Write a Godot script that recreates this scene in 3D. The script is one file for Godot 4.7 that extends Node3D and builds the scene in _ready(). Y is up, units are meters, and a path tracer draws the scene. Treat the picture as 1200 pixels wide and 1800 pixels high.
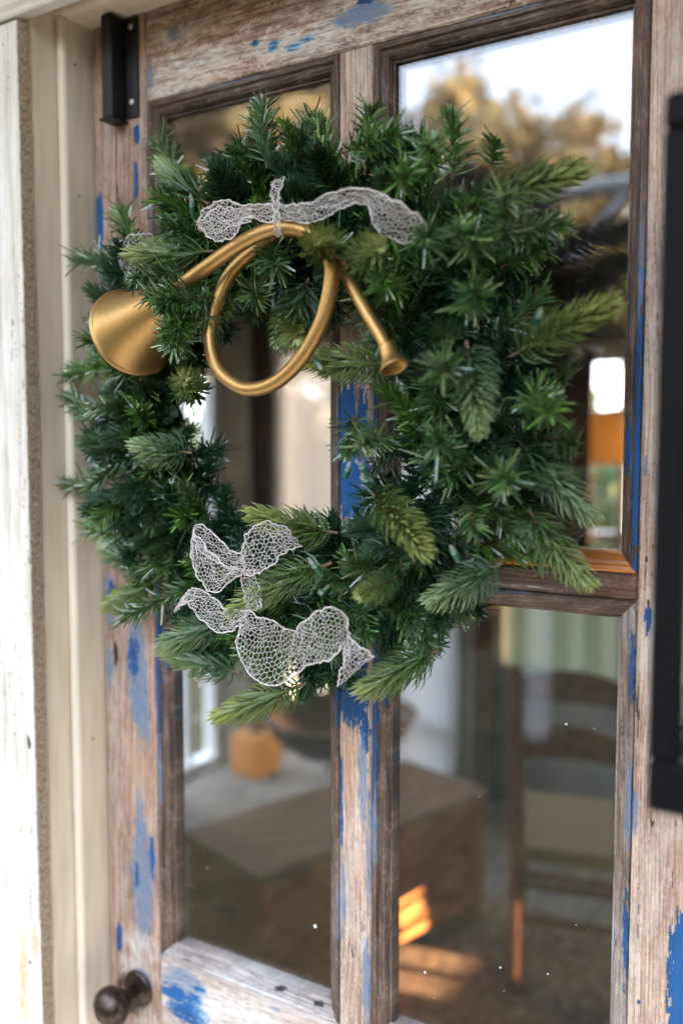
extends Node3D
# A weathered blue-painted glazed door with an evergreen wreath, a brass horn and net ribbon; a lived-in room behind the panes, a lawn and autumn trees in front.

var counts := {}
var rng := RandomNumberGenerator.new()
var M := {}


func V(x: float, y: float, z: float) -> Vector3:
	return Vector3(x, y, z)


func numbered(parent: Node, called: String) -> String:
	var key := str(parent.get_instance_id()) + called
	counts[key] = counts.get(key, -1) + 1
	return called if counts[key] == 0 else "%s_%03d" % [called, counts[key]]


func tag(o: Node3D, label: String, category: String, group := "") -> Node3D:
	o.set_meta("label", label)
	o.set_meta("category", category)
	if group:
		o.set_meta("group", group)
	return o


func thing(called: String, label: String, category: String, at := Vector3.ZERO, turn := 0.0, group := "") -> Node3D:
	var o := Node3D.new()
	o.name = numbered(self, called)
	add_child(o, true)
	o.position = at
	o.rotation.y = turn
	return tag(o, label, category, group)


func part(parent: Node3D, called: String, mesh: Mesh, mat: Material) -> MeshInstance3D:
	var o := MeshInstance3D.new()
	o.name = numbered(parent, called)
	o.mesh = mesh
	o.material_override = null
	for i in mesh.get_surface_count():
		o.set_surface_override_material(i, mat)
	mesh.surface_set_material(0, mat)
	parent.add_child(o, true)
	return o


func structure(called: String, mesh: Mesh, mat: Material) -> MeshInstance3D:
	var o := part(self, called, mesh, mat)
	o.set_meta("kind", "structure")
	return o


class Mb:
	var v := PackedVector3Array()
	var n := PackedVector3Array()
	var uv := PackedVector2Array()
	var c := PackedColorArray()
	var col := Color.WHITE
	var rect := Rect2(0, 0, 1, 1)
	var along := 0  # 0: x,y   1: x,z

	func put(p: Vector3, nn: Vector3) -> void:
		v.append(p)
		n.append(nn)
		c.append(col)
		uv.append(Vector2((p.x - rect.position.x) / rect.size.x, 1.0 - ((p.y if along == 0 else p.z) - rect.position.y) / rect.size.y))

	func tri(a: Vector3, b: Vector3, d: Vector3) -> void:  # counter-clockwise seen from in front
		var nn := (b - a).cross(d - a).normalized()
		put(a, nn)
		put(d, nn)
		put(b, nn)

	func quad(a: Vector3, b: Vector3, d: Vector3, e: Vector3) -> void:
		var nn := (d - a).cross(e - b).normalized()
		for p in [a, d, b, a, e, d]:
			put(p, nn)

	func box(lo: Vector3, hi: Vector3, b := 0.0) -> void:
		var m := (lo + hi) / 2
		var h := (hi - lo) / 2
		b = minf(b, minf(h.x, minf(h.y, h.z)) * 0.9)
		var f := func(s: Vector3, ax: int) -> Vector3:
			var q := Vector3(h.x - b, h.y - b, h.z - b)
			q[ax] = h[ax]
			return m + s * q
		for ax in 3:
			var i := (ax + 1) % 3
			var j := (ax + 2) % 3
			for s in [-1.0, 1.0]:
				var q := []
				for w in [[-1, -1], [1, -1], [1, 1], [-1, 1]]:
					var sg := Vector3()
					sg[ax] = s
					sg[i] = w[0]
					sg[j] = w[1]
					q.append(f.call(sg, ax))
				if s > 0:
					quad(q[0], q[1], q[2], q[3])
				else:
					quad(q[3], q[2], q[1], q[0])
		if b <= 0.0:
			return
		for ax in 3:
			var i := (ax + 1) % 3
			var j := (ax + 2) % 3
			for si in [-1.0, 1.0]:
				for sj in [-1.0, 1.0]:
					var s0 := Vector3()
					s0[i] = si
					s0[j] = sj
					var s1 := s0
					s0[ax] = -1
					s1[ax] = 1
					var a: Vector3 = f.call(s0, i)
					var d: Vector3 = f.call(s1, i)
					var e: Vector3 = f.call(s1, j)
					var g: Vector3 = f.call(s0, j)
					if si * sj > 0:
						quad(a, d, e, g) if (d - a).cross(g - a).dot(s0 + s1) > 0 else quad(g, e, d, a)
					else:
						quad(a, d, e, g) if (d - a).cross(g - a).dot(s0 + s1) > 0 else quad(g, e, d, a)
		for sx in [-1.0, 1.0]:
			for sy in [-1.0, 1.0]:
				for sz in [-1.0, 1.0]:
					var s := Vector3(sx, sy, sz)
					var a: Vector3 = f.call(s, 0)
					var d: Vector3 = f.call(s, 1)
					var e: Vector3 = f.call(s, 2)
					if (d - a).cross(e - a).dot(s) > 0:
						tri(a, d, e)
					else:
						tri(a, e, d)

	# rows of points, smooth; flip turns the surface's front over
	func sheet(rows: Array, closed: bool, flip := false) -> void:
		var nr := rows.size()
		var nc: int = rows[0].size()
		var nn := []
		for r in nr:
			var line := PackedVector3Array()
			for k in nc:
				var kp: Vector3 = rows[r][(k + 1) % nc] if closed or k < nc - 1 else rows[r][k]
				var km: Vector3 = rows[r][(k - 1 + nc) % nc] if closed or k > 0 else rows[r][k]
				var rp: Vector3 = rows[mini(r + 1, nr - 1)][k]
				var rm: Vector3 = rows[maxi(r - 1, 0)][k]
				var w := (kp - km).cross(rp - rm)
				if w.length() < 1e-12:
					w = rows[r][k] - rows[r][(k + nc / 2) % nc]
				line.append(w.normalized() * (-1.0 if flip else 1.0))
			nn.append(line)
		for r in nr - 1:
			for k in (nc if closed else nc - 1):
				var k2 := (k + 1) % nc
				var quadv := [[r, k], [r, k2], [r + 1, k2], [r + 1, k]]
				var order := [0, 2, 1, 0, 3, 2] if not flip else [0, 1, 2, 0, 2, 3]
				for o in order:
					var q: Array = quadv[o]
					put(rows[q[0]][q[1]], nn[q[0]][q[1]])

	func tube(path: Array, radii: Array, sides := 8, caps := true) -> void:
		var rows := []
		var t0: Vector3 = (path[1] - path[0]).normalized()
		var u := t0.cross(Vector3.UP if absf(t0.y) < 0.9 else Vector3.RIGHT).normalized()
		for i in path.size():
			var t: Vector3 = (path[mini(i + 1, path.size() - 1)] - path[maxi(i - 1, 0)]).normalized()
			u = (u - t * u.dot(t)).normalized()
			var w := t.cross(u)
			var line := PackedVector3Array()
			for k in sides:
				var a := TAU * k / sides
				line.append(path[i] + (u * cos(a) + w * sin(a)) * radii[mini(i, radii.size() - 1)])
			rows.append(line)
		sheet(rows, true)
		if caps:
			for e in [0, rows.size() - 1]:
				for k in range(1, sides - 1):
					if e == 0:
						tri(rows[e][0], rows[e][k + 1], rows[e][k])
					else:
						tri(rows[e][0], rows[e][k], rows[e][k + 1])

	# profile: [radius, height] pairs from bottom to top, turned round an axis
	func lathe(profile: Array, at: Vector3, axis: Vector3, sides := 24) -> void:
		var u := axis.cross(Vector3.UP if absf(axis.y) < 0.9 else Vector3.RIGHT).normalized()
		var w := axis.cross(u).normalized()
		var rows := []
		for p in profile:
			var line := PackedVector3Array()
			for k in sides:
				var a := TAU * k / sides
				line.append(at + axis * p[1] + (u * cos(a) + w * sin(a)) * maxf(p[0], 1e-5))
			rows.append(line)
		sheet(rows, true)

	func mesh() -> ArrayMesh:
		var a := []
		a.resize(Mesh.ARRAY_MAX)
		a[Mesh.ARRAY_VERTEX] = v
		a[Mesh.ARRAY_NORMAL] = n
		a[Mesh.ARRAY_TEX_UV] = uv
		a[Mesh.ARRAY_COLOR] = c
		var m := ArrayMesh.new()
		m.add_surface_from_arrays(Mesh.PRIMITIVE_TRIANGLES, a)
		return m


func boxmesh(lo: Vector3, hi: Vector3, b := 0.0, rect := Rect2(0, 0, 1, 1), along := 0) -> ArrayMesh:
	var m := Mb.new()
	m.rect = rect
	m.along = along
	m.box(lo, hi, b)
	return m.mesh()


func tubemesh(path: Array, radii: Array, sides := 8) -> ArrayMesh:
	var m := Mb.new()
	m.tube(path, radii, sides)
	return m.mesh()


func lin(r: float, g: float, b: float, a := 1.0) -> Color:
	var c := Color(r, g, b).linear_to_srgb()
	c.a = a
	return c


func mat(color: Color, rough := 0.8, metal := 0.0) -> StandardMaterial3D:
	var m := StandardMaterial3D.new()
	m.albedo_color = color
	m.roughness = rough
	m.metallic = metal
	return m


func noise(seed_: int, freq: float, octaves := 4, type := FastNoiseLite.TYPE_SIMPLEX_SMOOTH) -> FastNoiseLite:
	var f := FastNoiseLite.new()
	f.seed = seed_
	f.frequency = freq
	f.noise_type = type
	f.fractal_octaves = octaves
	return f


func noise_tex(seed_: int, freq: float, ramp: Array, size := 256) -> ImageTexture:  # seamless picture of a noise through a colour ramp
	var f := noise(seed_, freq)
	var src := f.get_seamless_image(size, size)
	var g := Gradient.new()
	g.offsets = PackedFloat32Array(range(ramp.size()).map(func(i): return float(i) / (ramp.size() - 1)))
	g.colors = PackedColorArray(ramp)
	var out := Image.create(size, size, false, Image.FORMAT_RGB8)
	for y in size:
		for x in size:
			out.set_pixel(x, y, g.sample(src.get_pixel(x, y).r))
	return ImageTexture.create_from_image(out)


func tri_mat(tex: Texture2D, scale: Vector3, rough := 0.8, bump := 0.0) -> StandardMaterial3D:
	var m := StandardMaterial3D.new()
	m.albedo_texture = tex
	m.roughness = rough
	m.uv1_triplanar = true
	m.uv1_scale = scale
	if bump > 0.0:
		m.heightmap_enabled = true
		m.heightmap_texture = tex
		m.heightmap_scale = bump
	return m


# Weathered boards: growth rings, fibres, greying, old paint. Patches: [x, y, half width, half height, kind]; kind 0 sound blue paint, 1 blue rubbed thin, 2 pale primer, 3 dark hole, 4 tan fresh wood
func wood(x0: float, y0: float, w: float, h: float, ppm: float, flat: bool, seed_: int, light: Color, dark: Color, grey: Color, greying: float, rings: float, patches: Array, flecks := 0.0, rough := 0.75, bump := 0.2, deep := 0.02, mottle := 0.42) -> StandardMaterial3D:
	var pw := maxi(8, int(w * ppm))
	var ph := maxi(8, int(h * ppm))
	var warp := noise(seed_, 1.0, 3)
	var fibre := noise(seed_ + 1, 1.0, 3)
	var blot := noise(seed_ + 2, 1.0, 4)
	var edge := noise(seed_ + 3, 1.0, 4)
	var crack := noise(seed_ + 4, 1.0, 1)
	var px := PackedByteArray()
	var hx := PackedByteArray()
	px.resize(pw * ph * 3)
	hx.resize(pw * ph)
	var blue := Color(0.025, 0.30, 0.51)
	var blue2 := Color(0.01, 0.215, 0.39)
	var faded := Color(0.38, 0.44, 0.54)
	var primer := Color(0.80, 0.79, 0.76)
	for j in ph:
		var y := y0 + h * (1.0 - (j + 0.5) / ph)
		var near := []
		for p in patches:
			if absf(y - p[1]) < p[3] * 1.7 + 0.004:
				near.append(p)
		for i in pw:
			var x := x0 + w * (i + 0.5) / pw
			var g := x if flat else y   # along the grain
			var c := y if flat else x   # across it
			var wv := warp.get_noise_2d(c * 9.0, g * 1.6) * 0.016 + warp.get_noise_2d(c * 30.0 + 40.0, g * 7.0) * 0.002
			var ring := fposmod((c + wv) * rings, 1.0)
			ring = ring * ring * ring
			var fb := fibre.get_noise_2d(c * 900.0, g * 16.0)
			var fb2 := fibre.get_noise_2d(c * 260.0 + 9.0, g * 5.0)
			var bl := blot.get_noise_2d(c * 14.0, g * 3.5)
			var t := clampf(0.34 + ring * 0.42 + fb * 0.35 + fb2 * 0.45 + bl * 0.35, 0.0, 1.0)
			var col := light.lerp(dark, t)
			var gr := clampf(greying + blot.get_noise_2d(c * 24.0 + 77.0, g * 4.0) * 1.3 + fb * 0.4, 0.0, 1.0)
			col = col.lerp(grey.lerp(dark, t * 0.55), gr)
			var mot := edge.get_noise_2d(c * 300.0 + 17.0, g * 120.0)
			var mot2 := blot.get_noise_2d(c * 70.0 + 5.0, g * 26.0 + 3.0)
			col = col.lerp(light.lerp(Color(0.86, 0.83, 0.80), 0.5), clampf((mot2 + mot * 0.7 - 0.16) * 2.2, 0.0, 0.75) * mottle)
			col = col.lerp(dark, clampf((-mot2 - mot * 0.8 - 0.22) * 2.0, 0.0, 0.6) * mottle)
			var high := 0.55 - ring * 0.25 + fb * 0.2 + mot * 0.12
			var check := absf(crack.get_noise_2d(c * 55.0 + 300.0 + wv * 60.0, g * 1.3))
			if check < 0.014 and bl > 0.02 and fb2 > -0.2:
				col = col.lerp(Color(0.13, 0.09, 0.07), 0.75)
				high = 0.08
			var e := edge.get_noise_2d(c * 190.0, g * 46.0)
			var streak := fibre.get_noise_2d(c * 520.0 + 31.0, g * 22.0)
			for p in near:
				var dx: float = (x - p[0]) / p[2]
				var dy: float = (y - p[1]) / p[3]
				var k: int = p[4]
				var d := 1.0 - dx * dx - dy * dy + (e * 1.25 + streak * 0.5) * (0.5 if k == 1 or k == 2 else 1.0)
				if k == 5:
					d = 1.0 - pow(absf(dx), 3.0) - pow(absf(dy), 3.0) + e * 0.8 + streak * 0.35
				if d > 0.12:
					if k == 0 or k == 5:
						if streak < (0.52 if k == 0 else 0.68):
							col = blue.lerp(blue2, clampf(0.5 + bl + fb * 0.8, 0, 1))
							high = 0.9 + fb * 0.04
					elif k == 1:
						var a := clampf(d * 1.6, 0.0, 1.0) * clampf(0.78 + streak * 0.6 + bl * 0.4, 0.2, 0.95)
						col = col.lerp(faded.lerp(blue, clampf(e * 0.8 - 0.05, 0, 0.45)), a)
						high = lerpf(high, 0.72, a)
					elif k == 2:
						var a := clampf(d * 0.8, 0.0, 0.8) * clampf(0.62 + streak * 0.9 + e * 0.6, 0.0, 1.0)
						col = col.lerp(primer, a)
						high = lerpf(high, 0.75, a)
					elif k == 3:
						col = col.lerp(Color(0.10, 0.07, 0.06), clampf(d * 2.0, 0, 1))
						high = lerpf(high, 0.1, clampf(d * 2.0, 0, 1))
					else:
						col = col.lerp(Color(0.72, 0.55, 0.40).lerp(dark, t * 0.5), clampf(d, 0, 0.8))
			if flecks > 0.0:
				var fk := edge.get_noise_2d(c * 120.0 + 500.0, g * 26.0)
				if fk > 0.62 - flecks * 0.3:
					col = col.lerp(blue.lerp(faded, 0.5), 0.7)
			if deep > 0.0 and high < 0.71:
				col = col.lerp(Color(col.get_luminance(), col.get_luminance(), col.get_luminance()) * Color(1.04, 1.0, 0.98), 0.18) * (1.0 - deep)
			var q := (j * pw + i) * 3
			px[q] = clampi(int(col.r * 255.0), 0, 255)
			px[q + 1] = clampi(int(col.g * 255.0), 0, 255)
			px[q + 2] = clampi(int(col.b * 255.0), 0, 255)
			hx[j * pw + i] = clampi(int(high * 255.0), 0, 255)
	var m := StandardMaterial3D.new()
	m.albedo_texture = ImageTexture.create_from_image(Image.create_from_data(pw, ph, false, Image.FORMAT_RGB8, px))
	m.heightmap_enabled = true
	m.heightmap_texture = ImageTexture.create_from_image(Image.create_from_data(pw, ph, false, Image.FORMAT_L8, hx))
	m.heightmap_scale = bump
	m.roughness = rough
	return m


func spline(p: Array, t: float) -> Vector3:
	var s := clampf(t, 0.0, 1.0) * (p.size() - 1)
	var i := mini(int(s), p.size() - 2)
	var u := s - i
	var a: Vector3 = p[maxi(i - 1, 0)]
	var b: Vector3 = p[i]
	var c: Vector3 = p[i + 1]
	var d: Vector3 = p[mini(i + 2, p.size() - 1)]
	return 0.5 * (2.0 * b + (c - a) * u + (2.0 * a - 5.0 * b + 4.0 * c - d) * u * u + (3.0 * b - a - 3.0 * c + d) * u * u * u)


var olive_spots = [
[Vector3(-0.080,1.952,0.120), Vector3(-0.217,1.963,0.100)],
[Vector3(-0.104,2.007,0.100), Vector3(-0.207,2.065,0.070)],
[Vector3(0.067,1.929,0.130), Vector3(0.110,1.939,0.200)],
[Vector3(0.113,1.917,0.130), Vector3(0.144,1.920,0.190)],
[Vector3(0.035,1.916,0.110), Vector3(0.005,1.849,0.120)],
[Vector3(0.136,1.823,0.120), Vector3(0.036,1.824,0.120)],
[Vector3(-0.132,1.803,0.100), Vector3(-0.099,1.816,0.150)],
[Vector3(-0.124,1.735,0.110), Vector3(-0.205,1.733,0.120)],
[Vector3(0.071,1.654,0.110), Vector3(-0.018,1.658,0.140)],
[Vector3(0.077,1.627,0.130), Vector3(-0.029,1.587,0.160)],
[Vector3(-0.068,1.552,0.100), Vector3(-0.189,1.504,0.100)],
[Vector3(0.025,1.490,0.100), Vector3(-0.105,1.424,0.090)],
[Vector3(0.172,1.541,0.080), Vector3(0.096,1.489,0.100)],
[Vector3(0.242,1.634,0.090), Vector3(0.180,1.587,0.110)],
[Vector3(0.120,1.698,0.130), Vector3(0.196,1.662,0.160)],
[Vector3(0.257,1.685,0.070), Vector3(0.303,1.612,0.070)],
[Vector3(0.244,1.751,0.070), Vector3(0.311,1.679,0.060)],
[Vector3(0.245,1.826,0.090), Vector3(0.335,1.870,0.100)],
[Vector3(0.192,1.971,0.080), Vector3(0.306,1.989,0.090)],
[Vector3(0.224,1.839,0.140), Vector3(0.255,1.768,0.170)],
[Vector3(-0.207,1.581,0.080), Vector3(-0.319,1.524,0.060)],
[Vector3(0.008,1.878,0.100), Vector3(0.021,1.850,0.140)],
[Vector3(-0.073,1.484,0.090), Vector3(-0.204,1.491,0.070)],
[Vector3(-0.150,2.025,0.090), Vector3(-0.158,2.060,0.080)],
[Vector3(0.149,1.618,0.130), Vector3(0.134,1.603,0.170)],
[Vector3(-0.231,1.597,0.080), Vector3(-0.331,1.610,0.060)]]
var pine_spots = [
[Vector3(-0.082,1.902,0.150), Vector3(-0.088,1.876,0.200)],
[Vector3(-0.109,1.863,0.140), Vector3(-0.093,1.840,0.185)],
[Vector3(-0.087,1.894,0.150), Vector3(-0.083,1.859,0.195)],
[Vector3(-0.060,1.901,0.145), Vector3(-0.080,1.883,0.205)],
[Vector3(-0.071,1.915,0.150), Vector3(-0.108,1.896,0.195)],
[Vector3(-0.087,1.884,0.150), Vector3(-0.087,1.865,0.198)],
[Vector3(-0.116,1.939,0.130), Vector3(-0.146,1.914,0.170)],
[Vector3(-0.069,1.890,0.120), Vector3(-0.075,1.877,0.160)],
[Vector3(0.058,1.927,0.100), Vector3(0.090,1.941,0.130)],
[Vector3(0.105,1.871,0.100), Vector3(0.110,1.890,0.130)],
[Vector3(0.225,1.923,0.120), Vector3(0.242,1.932,0.170)],
[Vector3(0.179,2.003,0.110), Vector3(0.182,2.014,0.150)],
[Vector3(-0.029,2.037,0.100), Vector3(-0.047,2.115,0.090)],
[Vector3(0.092,2.013,0.100), Vector3(0.101,2.075,0.100)],
[Vector3(0.184,1.997,0.090), Vector3(0.192,2.054,0.090)],
[Vector3(-0.021,2.034,0.080), Vector3(-0.001,2.099,0.060)],
[Vector3(-0.185,2.060,0.070), Vector3(-0.230,2.104,0.050)],
[Vector3(-0.237,1.978,0.080), Vector3(-0.299,2.029,0.060)],
[Vector3(-0.232,1.959,0.090), Vector3(-0.356,1.987,0.070)],
[Vector3(0.235,1.943,0.090), Vector3(0.293,1.944,0.090)],
[Vector3(0.077,2.033,0.120), Vector3(0.146,2.038,0.140)],
[Vector3(-0.014,1.956,0.110), Vector3(0.022,1.916,0.170)],
[Vector3(-0.053,1.919,0.100), Vector3(-0.007,1.891,0.150)],
[Vector3(0.142,1.896,0.120), Vector3(0.165,1.886,0.180)],
[Vector3(0.220,1.872,0.120), Vector3(0.246,1.871,0.190)],
[Vector3(0.204,1.814,0.140), Vector3(0.228,1.818,0.200)],
[Vector3(0.268,1.788,0.090), Vector3(0.301,1.782,0.160)],
[Vector3(0.197,1.735,0.130), Vector3(0.224,1.746,0.190)],
[Vector3(0.246,1.714,0.110), Vector3(0.266,1.712,0.170)],
[Vector3(0.231,1.913,0.080), Vector3(0.272,1.926,0.070)],
[Vector3(0.079,1.775,0.100), Vector3(0.100,1.734,0.130)],
[Vector3(0.130,1.757,0.120), Vector3(0.122,1.740,0.150)],
[Vector3(0.142,1.991,0.120), Vector3(0.172,1.995,0.170)],
[Vector3(0.173,1.950,0.120), Vector3(0.209,1.915,0.180)],
[Vector3(0.247,1.931,0.120), Vector3(0.270,1.952,0.150)],
[Vector3(-0.293,1.845,0.070), Vector3(-0.383,1.842,0.050)],
[Vector3(-0.316,1.773,0.070), Vector3(-0.398,1.797,0.050)],
[Vector3(-0.308,1.693,0.070), Vector3(-0.395,1.683,0.050)],
[Vector3(-0.259,1.631,0.080), Vector3(-0.357,1.630,0.050)],
[Vector3(0.165,1.576,0.100), Vector3(0.164,1.527,0.090)],
[Vector3(0.204,1.623,0.090), Vector3(0.182,1.567,0.070)],
[Vector3(0.210,2.011,0.060), Vector3(0.221,2.036,0.060)],
[Vector3(0.285,1.820,0.070), Vector3(0.296,1.809,0.070)],
[Vector3(0.272,1.751,0.060), Vector3(0.296,1.746,0.050)]]
var horn_path = [Vector3(0.163,1.820,0.168), Vector3(0.157,1.831,0.166), Vector3(0.147,1.846,0.163), Vector3(0.126,1.874,0.158), Vector3(0.105,1.904,0.152), Vector3(0.088,1.928,0.145), Vector3(0.063,1.949,0.138), Vector3(0.032,1.961,0.134), Vector3(0.003,1.958,0.134), Vector3(-0.023,1.943,0.138), Vector3(-0.046,1.923,0.143), Vector3(-0.061,1.892,0.148), Vector3(-0.067,1.859,0.152), Vector3(-0.056,1.829,0.156), Vector3(-0.034,1.810,0.159), Vector3(-0.007,1.801,0.161), Vector3(0.027,1.807,0.163), Vector3(0.059,1.829,0.165), Vector3(0.084,1.863,0.166), Vector3(0.095,1.897,0.167), Vector3(0.095,1.921,0.168), Vector3(0.084,1.939,0.169), Vector3(0.060,1.952,0.170), Vector3(0.030,1.955,0.171), Vector3(-0.004,1.947,0.172), Vector3(-0.041,1.932,0.172), Vector3(-0.077,1.917,0.170), Vector3(-0.095,1.910,0.167)]
var bell_from := Vector3(-0.110, 1.902, 0.160)
var bell_to := Vector3(-0.200, 1.874, 0.128)
var bow_right = [
[Vector3(0.046,1.975,0.185), Vector3(0.044,1.961,0.180)],
[Vector3(0.071,1.969,0.188), Vector3(0.070,1.955,0.182)],
[Vector3(0.098,1.971,0.192), Vector3(0.100,1.955,0.186)],
[Vector3(0.124,1.974,0.195), Vector3(0.127,1.962,0.190)],
[Vector3(0.146,1.973,0.195), Vector3(0.141,1.963,0.186)],
[Vector3(0.164,1.967,0.197), Vector3(0.147,1.955,0.182)],
[Vector3(0.180,1.958,0.198), Vector3(0.148,1.945,0.180)],
[Vector3(0.193,1.950,0.197), Vector3(0.157,1.935,0.178)],
[Vector3(0.203,1.942,0.192), Vector3(0.173,1.927,0.174)],
[Vector3(0.203,1.937,0.180), Vector3(0.191,1.923,0.168)]]
var bow_left = [
[Vector3(0.044,1.975,0.185), Vector3(0.040,1.961,0.180)],
[Vector3(0.028,1.977,0.188), Vector3(0.023,1.962,0.182)],
[Vector3(0.013,1.976,0.192), Vector3(0.006,1.966,0.186)],
[Vector3(-0.003,1.981,0.196), Vector3(-0.005,1.951,0.186)],
[Vector3(-0.025,1.985,0.192), Vector3(-0.024,1.948,0.182)],
[Vector3(-0.048,1.979,0.184), Vector3(-0.043,1.953,0.178)],
[Vector3(-0.064,1.972,0.172), Vector3(-0.063,1.967,0.170)],
[Vector3(-0.069,1.980,0.160), Vector3(-0.068,1.965,0.158)],
[Vector3(-0.057,1.990,0.152), Vector3(-0.057,1.966,0.150)],
[Vector3(-0.036,1.988,0.150), Vector3(-0.036,1.970,0.148)],
[Vector3(-0.012,1.983,0.152), Vector3(-0.014,1.971,0.150)]]
var bow_knot = [
[Vector3(0.039,2.005,0.165), Vector3(0.026,2.004,0.165)],
[Vector3(0.044,1.989,0.178), Vector3(0.034,1.989,0.178)],
[Vector3(0.052,1.973,0.190), Vector3(0.045,1.974,0.190)],
[Vector3(0.053,1.962,0.192), Vector3(0.046,1.963,0.192)],
[Vector3(0.052,1.953,0.190), Vector3(0.045,1.954,0.190)],
[Vector3(0.044,1.947,0.175), Vector3(0.036,1.947,0.175)]]
var tail_left = [
[Vector3(-0.196,1.989,0.100), Vector3(-0.189,1.940,0.105)],
[Vector3(-0.214,1.989,0.108), Vector3(-0.204,1.935,0.112)],
[Vector3(-0.232,1.986,0.110), Vector3(-0.219,1.936,0.115)],
[Vector3(-0.253,1.982,0.100), Vector3(-0.242,1.945,0.105)]]
var low_loop_left = [
[Vector3(-0.009,1.631,0.175), Vector3(-0.014,1.613,0.170)],
[Vector3(-0.028,1.637,0.172), Vector3(-0.042,1.619,0.168)],
[Vector3(-0.050,1.650,0.168), Vector3(-0.070,1.629,0.164)],
[Vector3(-0.071,1.659,0.165), Vector3(-0.085,1.642,0.162)],
[Vector3(-0.074,1.654,0.172), Vector3(-0.081,1.635,0.170)],
[Vector3(-0.058,1.644,0.182), Vector3(-0.070,1.616,0.180)],
[Vector3(-0.038,1.634,0.188), Vector3(-0.052,1.600,0.186)],
[Vector3(-0.024,1.625,0.190), Vector3(-0.035,1.591,0.186)],
[Vector3(-0.016,1.620,0.186), Vector3(-0.019,1.605,0.184)],
[Vector3(-0.009,1.619,0.180), Vector3(-0.007,1.611,0.178)]]
var low_loop_right = [
[Vector3(-0.007,1.627,0.178), Vector3(-0.003,1.610,0.178)],
[Vector3(0.002,1.644,0.186), Vector3(0.021,1.617,0.184)],
[Vector3(0.008,1.659,0.184), Vector3(0.036,1.626,0.182)],
[Vector3(0.022,1.667,0.172), Vector3(0.043,1.637,0.172)],
[Vector3(0.040,1.659,0.158), Vector3(0.054,1.643,0.158)]]
var low_link = [
[Vector3(-0.007,1.618,0.178), Vector3(0.009,1.618,0.178)],
[Vector3(-0.011,1.603,0.172), Vector3(0.008,1.604,0.172)],
[Vector3(-0.009,1.589,0.172), Vector3(0.013,1.592,0.172)],
[Vector3(-0.003,1.573,0.176), Vector3(0.017,1.579,0.176)]]
var low_tail_left = [
[Vector3(0.001,1.575,0.176), Vector3(-0.006,1.561,0.176)],
[Vector3(-0.027,1.573,0.172), Vector3(-0.037,1.547,0.172)],
[Vector3(-0.052,1.582,0.168), Vector3(-0.070,1.557,0.168)],
[Vector3(-0.076,1.589,0.162), Vector3(-0.091,1.569,0.162)],
[Vector3(-0.103,1.583,0.150), Vector3(-0.118,1.565,0.150)],
[Vector3(-0.125,1.569,0.135), Vector3(-0.139,1.551,0.135)]]
var low_big_loop = [
[Vector3(-0.000,1.575,0.176), Vector3(-0.009,1.562,0.176)],
[Vector3(0.029,1.572,0.190), Vector3(-0.009,1.541,0.184)],
[Vector3(0.050,1.572,0.198), Vector3(0.008,1.514,0.188)],
[Vector3(0.062,1.566,0.194), Vector3(0.040,1.505,0.186)],
[Vector3(0.066,1.564,0.186), Vector3(0.066,1.520,0.182)],
[Vector3(0.077,1.573,0.188), Vector3(0.085,1.534,0.186)],
[Vector3(0.097,1.586,0.196), Vector3(0.106,1.539,0.192)],
[Vector3(0.115,1.593,0.198), Vector3(0.116,1.548,0.190)],
[Vector3(0.124,1.588,0.192), Vector3(0.120,1.558,0.184)],
[Vector3(0.124,1.574,0.182), Vector3(0.118,1.551,0.178)]]
var low_end_tail = [
[Vector3(0.120,1.564,0.178), Vector3(0.115,1.551,0.178)],
[Vector3(0.134,1.559,0.186), Vector3(0.119,1.541,0.182)],
[Vector3(0.146,1.555,0.190), Vector3(0.116,1.527,0.184)],
[Vector3(0.157,1.550,0.190), Vector3(0.112,1.513,0.184)]]
var back_tail = [
[Vector3(-0.202,1.487,0.050), Vector3(-0.179,1.493,0.050)],
[Vector3(-0.198,1.470,0.050), Vector3(-0.174,1.476,0.050)],
[Vector3(-0.187,1.455,0.048), Vector3(-0.168,1.461,0.048)],
[Vector3(-0.178,1.442,0.046), Vector3(-0.167,1.446,0.046)]]
var bulb_spots = [[Vector3(-0.098,1.988,0.140), Vector3(-0.093,1.998,0.148)], [Vector3(0.086,1.617,0.170), Vector3(0.085,1.625,0.178)], [Vector3(0.101,1.713,0.150), Vector3(0.108,1.720,0.158)], [Vector3(0.133,1.716,0.160), Vector3(0.133,1.721,0.168)], [Vector3(0.130,1.706,0.150), Vector3(0.131,1.709,0.158)], [Vector3(0.294,1.849,0.150), Vector3(0.298,1.852,0.158)], [Vector3(0.084,1.601,0.170), Vector3(0.090,1.602,0.178)], [Vector3(0.073,1.826,0.160), Vector3(0.081,1.822,0.168)], [Vector3(0.222,1.639,0.150), Vector3(0.223,1.645,0.158)]]


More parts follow.
